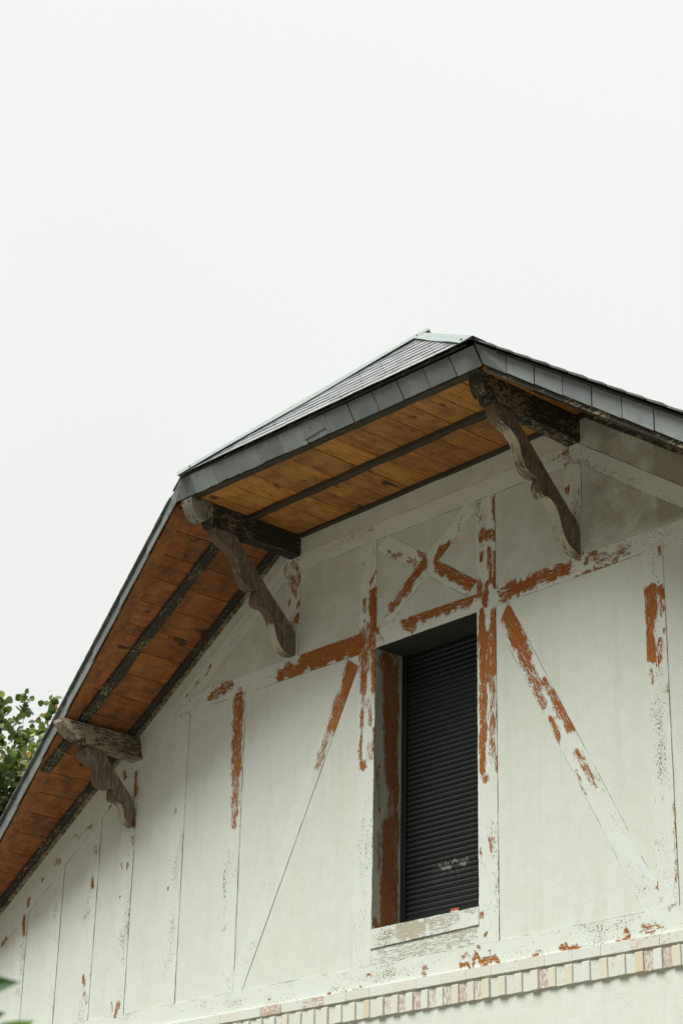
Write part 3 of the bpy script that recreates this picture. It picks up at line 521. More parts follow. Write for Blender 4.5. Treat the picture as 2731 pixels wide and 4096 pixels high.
# ------------------------------------------------------------------ roof deck, slates
PK = Vector((.106, -.135, 3.705)); HL = Vector((-1.412, -1.115, 2.765)); HR = Vector((1.502, -1.06, 2.765)); RY = D + .35
vL = Vector((-6.0, fyL(-6.0) - .040, rfL(-6.0))); vR = Vector((6.0, fyR(6.0) - .04, rfR(6.0)))
deck = MB(); dn = Vector((0, 0, -.075))
for pts in ([PK, HL, vL, Vector((-6.0, RY, rfL(-6))), Vector((.106, RY, 3.705))], [PK, Vector((.106, RY, 3.705)), Vector((6.0, RY, rfR(6))), vR, HR], [HL, PK, HR]):
    pts = [p + Vector((0, 0, -.012)) for p in pts]
    c0 = sum(pts, Vector()) / len(pts); pts = [p + (c0 - p).normalized() * .07 for p in pts]
    deck.poly_prism(pts, (0, 0, -.02))
roof = hb(deck, 'roof', 'darkwood')
def slates(name, org, udir, vdir, u0, u1, v1, clips, gauge, wid, parent, seed, lf_=.016):
    random.seed(seed); mb = MB(); nrm = udir.cross(vdir).normalized()
    if nrm.z < 0: nrm = -nrm
    nr = int(v1 / gauge) + 1
    for r in range(nr):
        u = u0 + (wid / 2 if r % 2 else 0)
        while u < u1:
            w_ = wid - .003; a = r * gauge + rnd(-.004, .004); b = a + gauge * 1.7; lift = lf_ + rnd(-.0006, .0016); t = .0045; to = rnd(0, 1)
            sk_ = rnd(-.003, .003)
            def P(uu, vv, h): return org + udir * uu + vdir * vv + nrm * h
            cs = [P(u, a + sk_, lift - t), P(u + w_, a - sk_, lift - t), P(u + w_, b, .001), P(u, b, .001), P(u, a + sk_, lift), P(u + w_, a - sk_, lift), P(u + w_, b, .001 + t), P(u, b, .001 + t)]
            c = sum(cs, Vector()) / 8
            if all((c - cp).dot(cn_) < .35 for cp, cn_ in clips):
                mb.hexa(cs, tone=to, gcf=lambda p, r=r, u=u: (p[0] + r, p[1] + u, p[2]))
                # copper hook at the tail of the slate
                if gauge < .14 and random.random() < .5:
                    h0 = P(u + w_ / 2, a - .010, lift - .004); 
                    hc = [h0 + udir * i_ * .0025 + vdir * j_ * .008 + nrm * k_ * .006 for k_ in (0, 1) for i_, j_ in ((-1, 0), (1, 0), (1, 1), (-1, 1))]
                    mb.hexa(hc, mi=1)
            u += wid
    o = hb(mb, name, ['slate', 'screw'], parent, fixn=False)
    bm = bmesh.new(); bm.from_mesh(o.data)
    for cp, cn_ in clips:
        bmesh.ops.bisect_plane(bm, geom=bm.verts[:] + bm.edges[:] + bm.faces[:], plane_co=cp, plane_no=cn_, clear_outer=True, dist=1e-5)
    # close cut edges
    es = [e for e in bm.edges if e.is_boundary]
    try: bmesh.ops.holes_fill(bm, edges=es, sides=0)
    except Exception: pass
    bm.to_mesh(o.data); bm.free(); return o
def vplane(A, B, inside):
    d = (B - A); d.z = 0; nn = Vector((-d.y, d.x, 0)).normalized()
    if nn.dot(inside - A) > 0: nn = -nn
    return (A, nn)
hu = (HR - HL).normalized(); hn = hu.cross(PK - HL).normalized(); hv = hn.cross(hu).normalized()
if hv.z < 0: hv = -hv
cen = (HL + HR + PK) / 3
def hipclip(A, B):
    d = B - A; nn = d.cross(hn).normalized()
    if nn.dot(cen - A) > 0: nn = -nn
    return (A, nn)
slates('hip_slates', HL, hu, hv, -.2, 3.4, 1.5, [hipclip(HL, PK), hipclip(HR, PK)], .137, .225, roof, 11, lf_=.0125)
# left slope
lu = Vector((0, 1, 0)); lv = Vector((1, 0, .62)).normalized(); oL = Vector((-6.03, -1.2, rfL(-6.03)))
LL = 6.2 * math.hypot(1, .62)
slates('left_slope_slates', oL, lu, lv, 0, RY + 1.2, LL + .1, [vplane(HL + Vector((0, 0, 0)), vL, Vector((-3, 5, 0))), vplane(HL, PK, Vector((-3, 5, 0))), (PK, Vector((1, 0, 0))), (Vector((0, RY, 0)), Vector((0, 1, 0)))], .165, .26, roof, 12)
ru = Vector((0, 1, 0)); rv = Vector((-1, 0, .675)).normalized(); oR = Vector((6.03, -1.2, rfR(6.03)))
slates('right_slope_slates', oR, ru, rv, 0, RY + 1.2, 6.03 * math.hypot(1, .675) + .1, [vplane(HR, vR, Vector((3, 5, 0))), vplane(HR, PK, Vector((3, 5, 0))), (PK, Vector((-1, 0, 0))), (Vector((0, RY, 0)), Vector((0, 1, 0)))], .165, .26, roof, 13)
# zinc caps on hips and ridge: folded strips lying on both slopes
def cap(name, A, B, n1, n2, wid, lift=.03, mid=None, w2=None):
    mb = MB(); d = (B - A).normalized(); up = (n1 + n2).normalized(); w2 = w2 or wid
    s1 = d.cross(n1).normalized(); s2 = d.cross(n2).normalized()
    if s1.dot(n2) > 0: s1 = -s1
    if s2.dot(n1) > 0: s2 = -s2
    t = .004; m_ = 10; rows = []
    for i in range(m_ + 1):
        f = i / m_; c = A.lerp(B, f); wa = wid + (w2 - wid) * f
        wv = .004 * math.sin(f * 9)
        top = c + up * (lift + .012)
        rows.append([mb.vert(q) for q in (c + s1 * wa + n1 * (.022 + wv), top, c + s2 * wa + n2 * (.022 + wv), c + s2 * (wa - .002) + n2 * (.016 + wv), top - up * t, c + s1 * (wa - .002) + n1 * (.016 + wv))])
    for a_, b_ in zip(rows, rows[1:]):
        for k in range(6): mb.face((a_[k], b_[k], b_[(k + 1) % 6], a_[(k + 1) % 6]))
    mb.face(rows[0]); mb.face(rows[-1][::-1]); return hb(mb, name, 'zinc', roof)
nLs = Vector((-.62, 0, 1)).normalized(); nRs = Vector((.675, 0, 1)).normalized(); nHs = hn if hn.z > 0 else -hn
dl = (PK - HL).normalized(); dr = (PK - HR).normalized()
cap('hip_cap', HL - dl * .02, PK + dl * .06, nHs, nLs, .055)
cap('hip_cap', HR - dr * .015, PK + dr * .02, nHs, nRs, .085, lift=.012, w2=.075)
cap('ridge_cap', PK + Vector((0, .03, .012)), Vector((.106, RY + .02, 3.717)), nLs, nRs, .09, lift=.012)
def inpl(d_):
    q = nHs.cross(d_).normalized(); return q if q.dot(cen - PK) > 0 else -q
for P_, nn in ((HL + dl * .09 + inpl(dl) * .028, nHs), (HR + dr * .05 + inpl(dr) * .055, nHs), (PK - dl * .04 + inpl(dl) * .03, nHs)):
    mb = MB(); c = P_ + nn * .026; a_ = nn.orthogonal().normalized(); b_ = nn.cross(a_)
    r0 = [mb.vert(c + (a_ * math.cos(q) + b_ * math.sin(q)) * .011) for q in [k * math.pi / 4 for k in range(8)]]
    r1 = [mb.vert(c + nn * .009 + (a_ * math.cos(q) + b_ * math.sin(q)) * .006) for q in [k * math.pi / 4 for k in range(8)]]
    for k in range(8): mb.face((r0[k], r0[(k + 1) % 8], r1[(k + 1) % 8], r1[k]))
    mb.face(r1); mb.face(r0[::-1]); hb(mb, 'fixing_screw', 'screw', roof)

# ------------------------------------------------------------------ slate-hung fascias
def fslate(mb, b0, b1, t0, t1, nrm, lift, th=.008, ragged=0.0):
    """one hung slate: bottom corners b0,b1, top corners t0,t1; thickness along nrm"""
    o0, o1 = nrm * lift, nrm * (lift + .001); off = Vector(nrm) * th; to = rnd(0, 1); sd_ = rnd(0, 50)
    n_ = 6 if ragged else 1
    B = [Vector(b0).lerp(Vector(b1), i / n_) for i in range(n_ + 1)]
    if ragged: B = [b_ + Vector((0, 0, rnd(-ragged, ragged * .3))) for b_ in B]
    T_ = [Vector(t0).lerp(Vector(t1), i / n_) for i in range(n_ + 1)]
    g = lambda p: (p[0] + sd_, p[1], p[2])
    for i in range(n_):
        cs = [B[i] + o0, B[i + 1] + o1, B[i + 1] + o1 + off, B[i] + o0 + off, T_[i] + o0 * .4, T_[i + 1] + o1 * .4, T_[i + 1] + o1 * .4 + off, T_[i] + o0 * .4 + off]
        mb.hexa(cs, tone=to, gcf=g)
random.seed(21)
def fyH(x): return -1.059 + (x + 1.52) * (.084 / 3.035)
joints = [1.515, 1.301, 1.069, .828, .599, .359, .13, -.10, -.335, -.57, -.80, -1.04, -1.28, -1.52]
mb = MB()
for i, (a_, b_) in enumerate(zip(joints, joints[1:])):
    g = .0036 if i < 6 else .0003
    y0, y1 = fyH(a_), fyH(b_); nn = Vector((.02, -.975, -.21)).normalized(); rg = .0 if i < 6 else .006
    jt = rnd(-.003, .003)
    sa, sb = [(-.042 if 0 < q < 13 else (.08 if q == 13 else -.040)) for q in (i, i + 1)]
    fslate(mb, (b_ + g, y1, SZ - .004 + jt), (a_ - g, y0, SZ - .004 + jt), (b_ + g + sb, y1 - .038, 2.750), (a_ - g + sa, y0 - .038, 2.750), nn, .002 + .003 * (i % 2), ragged=rg)
eave = hb(mb, 'eave_fascia', 'fslate', roof)
mb = MB(); tp = Vector((.13, fyH(.13) - .055, 2.70)); # loose triangular slate with nail
nn = Vector((.02, -.975, -.21)).normalized()
def onf(x, z): return Vector((x - .042 * (z - SZ) / .172, fyH(x) - .038 * (z - SZ) / .172, z)) + nn * .014
mb.poly_prism([onf(-.13, 2.632), onf(.10, 2.655), onf(.07, 2.70), onf(-.02, 2.765), onf(-.09, 2.765)], nn * .004)
hb(mb, 'loose_slate', 'fslate', roof)
mb = MB(); c = onf(-.03, 2.70) + nn * .0045; a_ = nn.orthogonal().normalized(); b_ = nn.cross(a_)
r0 = [mb.vert(c + (a_ * math.cos(q) + b_ * math.sin(q)) * .009) for q in [k * math.pi / 4 for k in range(8)]]; c2 = mb.vert(c + nn * .003)
for k in range(8): mb.face((r0[k], r0[(k + 1) % 8], c2))
hb(mb, 'nail', 'screw', roof)
# left rake
mb = MB(); x = -1.52; i = 0
while x > -5.95:
    x1 = x - (.22 if i else .2); so0, so1 = soL(x) - .006, soL(x1) - .006; t0, t1 = rfL(x) - .010, rfL(x1) - .010
    ly0 = -.036 if i == 0 else 0; xt = x + (.08 if i == 0 else 0)
    nn = Vector((-.2, -1, -.05)).normalized()
    fslate(mb, (x1 - .02, fyL(x1), so1 - .012 + rnd(-.003, .003)), (x, fyL(x), so0), (x1 - .02, fyL(x1), t1), (xt, fyL(x) + ly0, 2.750 if i == 0 else t0), nn, .001 + .0045 * (i % 2), ragged=.003)
    x = x1; i += 1
hb(mb, 'rake_fascia', 'fslate', roof)
mb = MB(); x = 1.515; js = [1.515, 1.71, 1.925, 2.14, 2.352, 2.566, 2.785, 3.0] + [3.0 + .215 * k for k in range(1, 15)]
for i, (x, x1) in enumerate(zip(js, js[1:])):
    g = .0034; nn = Vector((.07, -1, 0)).normalized(); ly = -.036 if i == 0 else 0
    xt = x - (.04 if i == 0 else 0)
    fslate(mb, (x + g, fyR(x), soR(x) - .004), (x1 - g, fyR(x1), soR(x1) - .004), (xt + g, fyR(x) + ly, min(2.783, rfR(xt) - .016)), (x1 - g, fyR(x1), rfR(x1) - .020), nn, .001 + .003 * (i % 2))
hb(mb, 'rake_fascia', 'fslate', roof)
# timber boards the slates hang on
mb = MB()
def bar(mb, P, Q, w_in, h, mi=0, tone=.5, n=1, wob=0.0, axis=None, drop=0.0):
    """beam below a soffit line from P to Q, width w_in (towards the wall, +y), height h downwards"""
    P, Q = Vector(P), Vector(Q)
    prev = None
    for i in range(n + 1):
        t = i / n; c = P.lerp(Q, t); a = wob * mnoise.noise((t * 14, P.x, P.z)); b = wob * mnoise.noise((t * 14, P.x + 9, P.z))
        h_ = h + b
        ring = [mb.vert(q, 0, tone, (q[1] * 1.0, q[0], q[2])) for q in ((c.x, c.y + a, c.z + .0), (c.x, c.y + a, c.z - h_), (c.x, c.y + w_in + b, c.z - h_), (c.x, c.y + w_in + b, c.z))]
        if prev:
            for k in range(4): mb.face((prev[k], ring[k], ring[(k + 1) % 4], prev[(k + 1) % 4]), mi)
        else: mb.face(ring, mi)
        prev = ring
    mb.face(prev[::-1], mi)
bar(mb, (-1.44, fyH(-1.44) + .006, 2.70), (1.46, fyH(1.46) + .006, 2.70), .062, .098, n=30, wob=.003)
hb(mb, 'fascia_board', 'darkwood', roof)
mb = MB()
bar(mb, (1.53, fyR(1.53) + .012, soR(1.53) + .07), (5.95, fyR(5.95) + .012, soR(5.95) + .07), .06, .115, n=40, wob=.003)
hb(mb, 'fascia_board', 'mildew', roof)
mb = MB()
bar(mb, (-1.55, fyL(-1.55) + .006, soL(-1.55) + .03), (-5.95, fyL(-5.95) + .006, soL(-5.95) + .03), .105, .044, n=30, wob=.004)
hb(mb, 'verge_board', 'board_red', roof)

# ------------------------------------------------------------------ soffits
random.seed(5)
mb = MB(); off = .13; k = -8
xb = [-1.524, -1.25, -1.01, -.78, -.62, -.39, -.15, .07, .30, .56, .785, 1.012, 1.25, 1.524]
for a_, b_ in zip(xb, xb[1:]):
    s_ = rnd(0, 20); zz = SZ + rnd(-.001, .002); yb = min(fyH(a_), fyH(b_)) + .045
    mb.box(a_ + .0038, b_ - .0038, yb, .0, zz, zz + .02, tone=rnd(.3, .9), gcf=lambda p, s_=s_: (p[0] + s_, p[1] + s_, p[2]))
sof = hb(mb, 'eave_soffit', 'board', roof)
mb = MB(); mb.box(-1.5, 1.5, -.94, 0, SZ + .022, SZ + .03); hb(mb, 'soffit_backing', 'darkwood', roof)
def rake_soffit(sgn, so_, fy_, x0, name):
    mb = MB(); x = x0
    while abs(x) < 5.9:
        w_ = .19; x1 = x + sgn * w_; a_, b_ = (x + sgn * .0034), (x1 - sgn * .0034); s_ = rnd(0, 20); t = rnd(.25, .85); dz = rnd(0, .002)
        ya, yb = fy_(a_) + .03, fy_(b_) + .03
        if sgn < 0: a_, b_, ya, yb = b_, a_, yb, ya
        cs = [(a_, ya, so_(a_) + dz), (b_, yb, so_(b_) + dz), (b_, 0, so_(b_) + dz), (a_, 0, so_(a_) + dz)]
        cs += [(p[0], p[1], p[2] + .02) for p in cs]
        mb.hexa(cs, tone=t, gcf=lambda p, s_=s_: (p[0] + s_, p[1] + s_, p[2] * 0)); x = x1
    o = hb(mb, name, 'board_red', roof)
    mb = MB(); p = [(x0, fy_(x0) + .04, so_(x0) + .024), (sgn * 5.9, fy_(sgn * 5.9) + .04, so_(sgn * 5.9) + .024), (sgn * 5.9, 0, so_(sgn * 5.9) + .024), (x0, 0, so_(x0) + .024)]
    mb.poly_prism(p, (0, 0, .006)); hb(mb, 'soffit_backing', 'darkwood', roof)
rake_soffit(-1, soL, fyL, -1.526, 'rake_soffit'); rake_soffit(1, soR, fyR, 1.526, 'rake_soffit')
mb = MB(); bar(mb, (-1.38, -.535, SZ + .001), (1.35, -.525, SZ + .001), .055, .034, n=40, wob=.007); hb(mb, 'batten', 'darkwood', roof)
mb = MB(); bar(mb, (-1.52, -.036, SZ + .001), (1.52, -.034, SZ + .001), .034, .026, n=30, wob=.004); hb(mb, 'batten', 'darkwood', roof)
mb = MB(); bar(mb, (-1.56, -.575, soL(-1.56) + .001), (-3.78, -.575, soL(-3.78) + .001), .085, .036, n=50, wob=.008); hb(mb, 'batten', 'mildew', roof)
mb = MB(); bar(mb, (-1.56, -.085, soL(-1.56) + .001), (-5.6, -.085, soL(-5.6) + .001), .055, .034, n=60, wob=.006)
hb(mb, 'batten', 'mildew', roof)
mb = MB(); bar(mb, (-1.56, -.028, soL(-1.56) - .012), (-5.58, -.028, soL(-5.58) - .012), .0265, .045, n=30, wob=.002); hb(mb, 'moulding', 'armwood', roof)
mb = MB(); bar(mb, (1.56, -.575, soR(1.56) + .001), (3.78, -.575, soR(3.78) + .001), .085, .036, n=50, wob=.006); hb(mb, 'batten', 'mildew', roof)
mb = MB(); bar(mb, (1.56, -.085, soR(1.56) + .001), (5.6, -.085, soR(5.6) + .001), .083, .045, n=60, wob=.006); hb(mb, 'batten', 'mildew', roof)

# ------------------------------------------------------------------ carved brackets
def smooth(pts, n=6):
    P = [Vector(p) for p in pts]; out = []
    for i in range(len(P) - 1):
        p0, p1, p2, p3 = P[max(i - 1, 0)], P[i], P[i + 1], P[min(i + 2, len(P) - 1)]
        for k in range(n):
            t = k / n; out.append(.5 * ((2 * p1) + (-p0 + p2) * t + (2 * p0 - 5 * p1 + 4 * p2 - p3) * t * t + (-p0 + 3 * p1 - 3 * p2 + p3) * t ** 3))
    out.append(P[-1]); return out
def bracket(x0, x1, fronts, backp, armp, armtop, ax0, ax1, armmat, tilt=0.0, edgepeel=(.5, .5), lab=None, tip=False):
    fr = []
    for c in fronts: fr += smooth(c)
    poly = fr + smooth(backp, 3)
    mb = MB(); n_ = len(poly); sd_ = x0 * 7; nf = len(fr)
    L = 0; acc = [0]
    for i in range(1, n_): L += (poly[i] - poly[i - 1]).length; acc.append(L)
    # wavy hand-cut thickness
    def pe(i):
        f = acc[i] / acc[nf - 1] if i < nf else 1
        q = min(len(edgepeel) - 1.001, f * (len(edgepeel) - 1)); k = int(q)
        return edgepeel[k] + (edgepeel[k + 1] - edgepeel[k]) * (q - k) - .25 * mnoise.noise((acc[min(i, n_ - 1)] * 9, sd_, 0))
    a_ = [mb.vert((x0, p.x, p.y), pe(q), acc[q], (x0 + sd_, p.x, p.y)) for q, p in enumerate(poly)]; b_ = [mb.vert((x1, p.x, p.y), pe(q), acc[q], (x1 + sd_, p.x, p.y)) for q, p in enumerate(poly)]
    # side faces as fans of the simple polygon
    mb.face(a_, 0); mb.face(b_[::-1], 0)
    for i in range(n_):
        j = (i + 1) % n_; front = i < nf - 1
        if front:
            ks = [mb.vert((x0 + (x1 - x0) * u, poly[q].x, poly[q].y), pe(q), acc[q], (x0 + (x1 - x0) * u + sd_, poly[q].x, poly[q].y)) for q, u in ((i, 0), (i, 1), (j, 1), (j, 0))]
            mb.face(ks, 1)
        else: mb.face((a_[i], b_[i], b_[j], a_[j]), 0)
    br = hb(mb, 'bracket', ['bracket', 'edge'], None)
    bm = bmesh.new(); bm.from_mesh(br.data); bmesh.ops.remove_doubles(bm, verts=bm.verts, dist=1e-5); bmesh.ops.recalc_face_normals(bm, faces=bm.faces); bm.to_mesh(br.data); bm.free()
    bv = br.modifiers.new('bevel', 'BEVEL'); bv.width = .007; bv.segments = 2; bv.limit_method = 'ANGLE'; bv.angle_limit = math.radians(50)
    mb = MB(); pts = smooth(armp, 4); pts = [Vector(p) for p in pts] + [Vector((.0, armtop(0))), Vector((armp[0][0], armtop(armp[0][0])))]
    def V(x, p): return (x + (tilt * (p.y - armtop(0)) if tilt else 0), p.x, p.y)
    A_ = [mb.vert(V(ax0, p), 0, .5, (p.x + sd_, p.y, 0)) for p in pts]; B_ = [mb.vert(V(ax1, p), 0, .5, (p.x + sd_, p.y, 1)) for p in pts]
    mb.face(A_); mb.face(B_[::-1])
    for i in range(len(pts)):
        j = (i + 1) % len(pts); vs_ = [mb.vert(mb.v[q], 0, .5, (mb.v[q][1], mb.v[q][0], mb.v[q][2] + 5)) for q in (A_[i], B_[i], B_[j], A_[j])]; mb.face(vs_)
    # mortise pegs
    hb(mb, 'arm', armmat, br, bevel=.003)
    if tip:   # pale painted nose of the arm
        mb = MB(); pp = [p for p in pts[:26] if p.x < -.855]; pp = [Vector((p.x, p.y)) for p in pp] + [Vector((pp[-1].x + .004, 2.602)), Vector((pp[0].x + .004, 2.604))]
        c0 = sum(pp, Vector((0, 0))) / len(pp); pp = [c0 + (p - c0) * 1.015 for p in pp]
        mb.poly_prism([(ax0 - .002, p.x, p.y) for p in pp], (ax1 - ax0 + .004, 0, 0)); hb(mb, 'arm_nose', 'tipgrey', br)
    for py, pz in pegs(fronts, backp):
        mb = MB(); r = .007; c = Vector((x1, py, pz)); rr = [mb.vert(c + Vector((.002, math.cos(q) * r, math.sin(q) * r))) for q in [t * math.pi / 3 for t in range(6)]]; mb.face(rr)
        r2 = [mb.vert(c + Vector((-.001, math.cos(q) * r, math.sin(q) * r))) for q in [t * math.pi / 3 for t in range(6)]]
        for t in range(6): mb.face((rr[t], rr[(t + 1) % 6], r2[(t + 1) % 6], r2[t]))
        hb(mb, 'peg', 'screw', br)
    if lab: br['label'] = lab
    return br
def pegs(fr, bk):
    a = Vector(fr[0][1]); b = Vector(bk[-1]); d = b - a
    return [(a.x + d.x * t, a.y + d.y * t - u) for t, u in ((.2, .02), (.5, .03), (.82, .03))]
FA = [[(-.80, 2.437), (-.785, 2.36), (-.715, 2.318), (-.635, 2.285), (-.575, 2.225), (-.548, 2.145), (-.515, 2.078), (-.455, 2.038), (-.372, 2.050)],
      [(-.372, 2.045), (-.388, 2.000), (-.382, 1.945), (-.345, 1.925)],
      [(-.345, 1.925), (-.29, 1.925), (-.235, 1.882), (-.198, 1.80), (-.17, 1.72), (-.12, 1.655), (-.06, 1.627), (-.010, 1.615)]]
BA = [(-.010, 1.70), (-.025, 1.82), (-.13, 1.93), (-.27, 2.065), (-.385, 2.18), (-.50, 2.30), (-.63, 2.437)]
ARM = [(-.935, 2.585), (-.928, 2.54), (-.91, 2.49), (-.875, 2.462), (-.86, 2.475), (-.853, 2.495), (-.842, 2.45), (-.82, 2.432), (-.60, 2.43), (-.25, 2.428), (0.0, 2.42)]
ARML = [(-1.06, 2.58), (-1.04, 2.53), (-.99, 2.46), (-.93, 2.450), (-.885, 2.475), (-.875, 2.50), (-.86, 2.45), (-.82, 2.432), (-.60, 2.43), (-.25, 2.445), (0.0, 2.44)]
bracket(1.358, 1.438, FA, BA, ARM, lambda y: SZ - .0005, 1.345, 1.452, 'mildewarm', edgepeel=(.95, .75, .35, .3, .6, .85, .6, .1, .15, .45, .6), lab='dark bracket under the right end of the clipped eave')
FB = [[(y - .02, z + .01) for y, z in c] for c in FA]; FB[-1][-1] = (-.01, 1.645)
bracket(-1.448, -1.366, FB, [(y - (.0 if i == 0 else .012), z + .02) for i, (y, z) in enumerate(BA)], ARML, lambda y: SZ - .0005, -1.462, -1.352, 'armdark', edgepeel=(1, 1, .95, .6, .9, 1, 1, .8, .05, .45, .9), tip=True, lab='brown bracket under the left end of the clipped eave')
FC = [[(-.508, 1.247), (-.545, 1.199), (-.53, 1.145), (-.473, 1.121), (-.423, 1.108), (-.397, 1.065), (-.39, 1.01), (-.361, .962), (-.29, .951), (-.232, .963)],
      [(-.232, .960), (-.236, .914), (-.228, .874), (-.195, .872)],
      [(-.195, .872), (-.142, .857), (-.118, .81), (-.105, .762), (-.072, .725), (-.010, .70)]]
BC = [(-.010, .80), (-.02, .88), (-.064, .949), (-.139, 1.021), (-.24, 1.13), (-.37, 1.258)]
ARC = [(-.745, 1.40), (-.715, 1.345), (-.66, 1.30), (-.60, 1.275), (-.56, 1.30), (-.552, 1.315), (-.54, 1.265), (-.50, 1.25), (-.33, 1.243), (0.0, 1.235)]
for sg in (-1, 1):
    x0, x1 = sorted((sg * 3.342, sg * 3.262)); a0, a1 = sorted((sg * 3.40, sg * 3.265)); 
    so_ = soL(-3.36) if sg < 0 else soR(3.36)
    bracket(x0, x1, FC, BC, ARC, (lambda y, s_=so_: s_ - .012), a0, a1, 'armwood', tilt=(-sg * -.33), edgepeel=(1, 1, .9, 1, 1, .95, 1, .8, .25, .3, .6), lab='small brown bracket halfway down the left slope' if sg < 0 else 'small brown bracket halfway down the right slope')

# ------------------------------------------------------------------ tree behind the house
def leaf_shape(mb, c, d, n_, size, tone, lobed=False):
    s = d.cross(n_).normalized(); n_ = s.cross(d).normalized()
    pts = [(0, 0), (.42, .18), (.5, .48), (.3, .80), (0, 1.0), (-.3, .80), (-.5, .48), (-.42, .18)]
    idx = [mb.vert(c + s * (a * size) + d * (b * size) + n_ * (size * (.10 * abs(a) - .12 * b * b)), tone=tone) for a, b in pts]
    mid = mb.vert(c + d * .5 * size - n_ * size * .03, tone=tone)
    for i in range(8): mb.face((idx[i], idx[(i + 1) % 8], mid))
random.seed(41)
tc = Vector((-9.25, 2.15, 1.25)); tr_ = Vector((1.95, 1.95, 2.30))
tree = empty('broadleaf_tree', (tc.x, tc.y, GZ)); tag(tree, 'green leafy tree with a few yellow leaves rising behind the left roof slope', 'tree')
trunk = MB(); tube(trunk, [(0, 0, 0), (.05, .02, 1.5), (0, .05, 3.2), (.06, 0, 5), (0, 0, 7), (.05, 0, 8.1)], [.17, .14, .12, .085, .045, .012], 10)
tips = []
for i in range(60):
    z = rnd(2.6, 7.6); a = rnd(0, 6.283); f = max(.15, 1 - ((z + GZ - tc.z) / tr_.z) ** 2) ** .5; L = rnd(.75, 1.05) * tr_.x * f
    p0 = Vector((0, 0, z - .5)); p1 = Vector((math.cos(a) * L * .5, math.sin(a) * L * .5, z - .05)); p2 = Vector((math.cos(a) * L, math.sin(a) * L, z + rnd(.25, .6)))
    tube(trunk, [p0, p1, p2], [.03, .018, .005], 5)
    for q in range(7):
        s0 = p0.lerp(p2, rnd(.3, 1)); e = s0 + Vector((rnd(-.35, .35), rnd(-.35, .35), rnd(.15, .55))); tube(trunk, [s0, s0.lerp(e, .5) + Vector((rnd(-.03, .03), rnd(-.03, .03), .02)), e], [.007, .005, .002], 4); tips.append((s0, e))
for i in range(14):   # upright leader shoots that break the outline
    a = rnd(0, 6.283); r = rnd(.1, 1.4); x_, y_ = math.cos(a) * r, math.sin(a) * r; zt = tc.z - GZ + tr_.z * max(.2, 1 - (r / 1.95) ** 2) ** .5
    s0 = Vector((x_, y_, zt - .7)); e = Vector((x_ + rnd(-.08, .08), y_ + rnd(-.08, .08), zt + rnd(.05, .32))); tube(trunk, [s0, e], [.006, .002], 4)
    for _ in range(3): tips.append((s0, e))
o = trunk.build('trunk', 'bark', tree)
crown = MB(); cnt = 0
for s0, e in tips:
    n_l = int(s0.z > 4) * 26 + 14
    for q in range(n_l):
        t = rnd(0, 1); b = s0.lerp(e, t); off = Vector((random.gauss(0, .10), random.gauss(0, .10), random.gauss(0, .09))) * (1.1 - .75 * t)
        d = Vector((rnd(-1, 1), rnd(-1, 1), rnd(-1.1, .4))).normalized(); nn = Vector((rnd(-1, 1), rnd(-1, 1), rnd(-.2, 1.2))).normalized()
        tn = min(.9, max(.0, random.gauss(.48, .2)))
        if random.random() < .035: tn = rnd(.92, 1)
        leaf_shape(crown, b + off, d, nn, rnd(.065, .095), tn)
def lump(c, r, n_l):
    for q in range(n_l):
        v = Vector((random.gauss(0, 1), random.gauss(0, 1), random.gauss(0, 1))).normalized() * r * random.random() ** .45
        d = Vector((rnd(-1, 1), rnd(-1, 1), rnd(-1.1, .4))).normalized(); nn = Vector((rnd(-1, 1), rnd(-1, 1), rnd(-.2, 1.2))).normalized()
        tn = min(.9, max(0, random.gauss(.4, .2)));
        if random.random() < .03: tn = rnd(.92, 1)
        leaf_shape(crown, c + v, d, nn, rnd(.065, .095), tn)
for i in range(70):
    v = Vector((random.gauss(0, 1), random.gauss(0, 1), random.gauss(0, 1))).normalized() * rnd(.35, .88)
    c = Vector((v.x * tr_.x, v.y * tr_.y, v.z * tr_.z + tc.z - GZ - .25)); lump(c, rnd(.28, .45), 190)
crown.build('crown', 'leaf', tree, fixn=False)

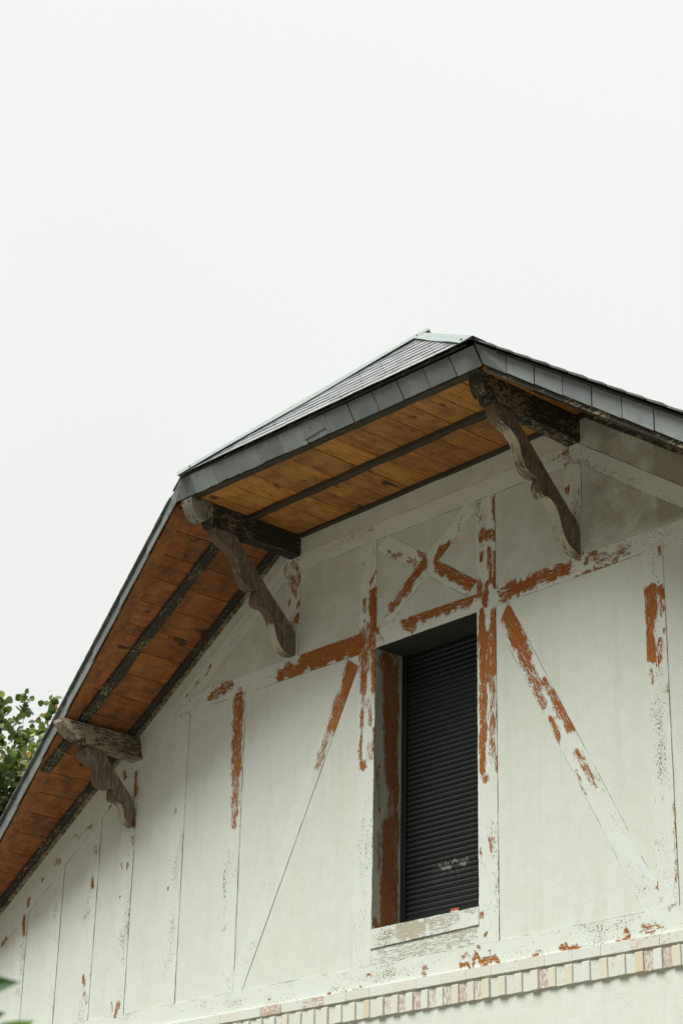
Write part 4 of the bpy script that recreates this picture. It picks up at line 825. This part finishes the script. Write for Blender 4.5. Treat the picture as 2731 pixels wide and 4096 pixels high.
# ------------------------------------------------------------------ bush close to the camera (only leaf tips reach into the picture)
random.seed(9)
def ray(u, v, dist): return Vector((9.19416733, -8.9503188, -3.34471888)) + (Ff + Rr * ((u - 1365.5) / 7928.14) - Uu * ((v - 2048) / 7928.14)).normalized() * dist
bx = Vector((6.06, -7.42, GZ)); bush = empty('garden_shrub', bx)
tag(bush, 'out of focus broad green leaves of a shrub at the lower left corner', 'shrub')
st = MB(); lf = MB()
def bleaf(base, tip, wid, tone):
    d = tip - base; L = d.length; d.normalize(); n0 = (Vector((9.19, -8.95, -3.34)) - base).normalized(); s = d.cross(n0 + Vector((rnd(-.3, .3), rnd(-.3, .3), .5))).normalized(); n_ = s.cross(d)
    pr = [(0, .02), (.12, .30), (.3, .48), (.5, .46), (.72, .30), (.9, .10), (1, 0)]
    rows = [[lf.vert(base + d * (t * L) + s * (sg * w_ * wid) + n_ * (abs(sg) * w_ * .18 * wid - .06 * L * t * t), tone=tone) for sg in (-1, 0, 1)] for t, w_ in pr]
    for a_, b_ in zip(rows, rows[1:]):
        for k in (0, 1): lf.face((a_[k], a_[k + 1], b_[k + 1], b_[k]))
stems = []
for i in range(9):
    a = rnd(0, 6.283); r = rnd(.05, .38); top = Vector((math.cos(a) * r, math.sin(a) * r, rnd(1.5, 2.02)))
    pts = [Vector((math.cos(a) * .05, math.sin(a) * .05, 0)), top * .5 + Vector((rnd(-.05, .05), rnd(-.05, .05), 0)), top]; tube(st, pts, [.012, .009, .004], 6); stems.append(pts)
    for q in range(26):
        t = rnd(.25, 1); b = pts[0].lerp(pts[2], t); an = rnd(0, 6.283); dd = Vector((math.cos(an), math.sin(an), rnd(-.1, .7))).normalized(); L = rnd(.08, .12)
        bleaf(bx + b, bx + b + dd * L, L * .62, rnd(0, .8))
SHRUB_LEAVES = [((-330, 3985), (82, 3918), .068, .15, 3.50), ((-210, 4120), (22, 4045), .05, .05, 3.5), ((-60, 4200), (135, 4078), .05, .95, 3.45)]
for (u0, v0), (u1, v1), wd, tn, ds in SHRUB_LEAVES:
    A_, B_ = ray(u0, v0, ds), ray(u1, v1, ds - .02); bleaf(A_, B_, wd, tn)
    tube(st, [A_ - bx, A_ - bx + Vector((-.03, -.04, -.10)), Vector((0, 0, 1.75))], [.0025, .004, .005], 5)
lf.v = [tuple(Vector(p) - bx) for p in lf.v]
st.build('stem', 'bark', bush); lf.build('foliage', 'bushleaf', bush, fixn=False)
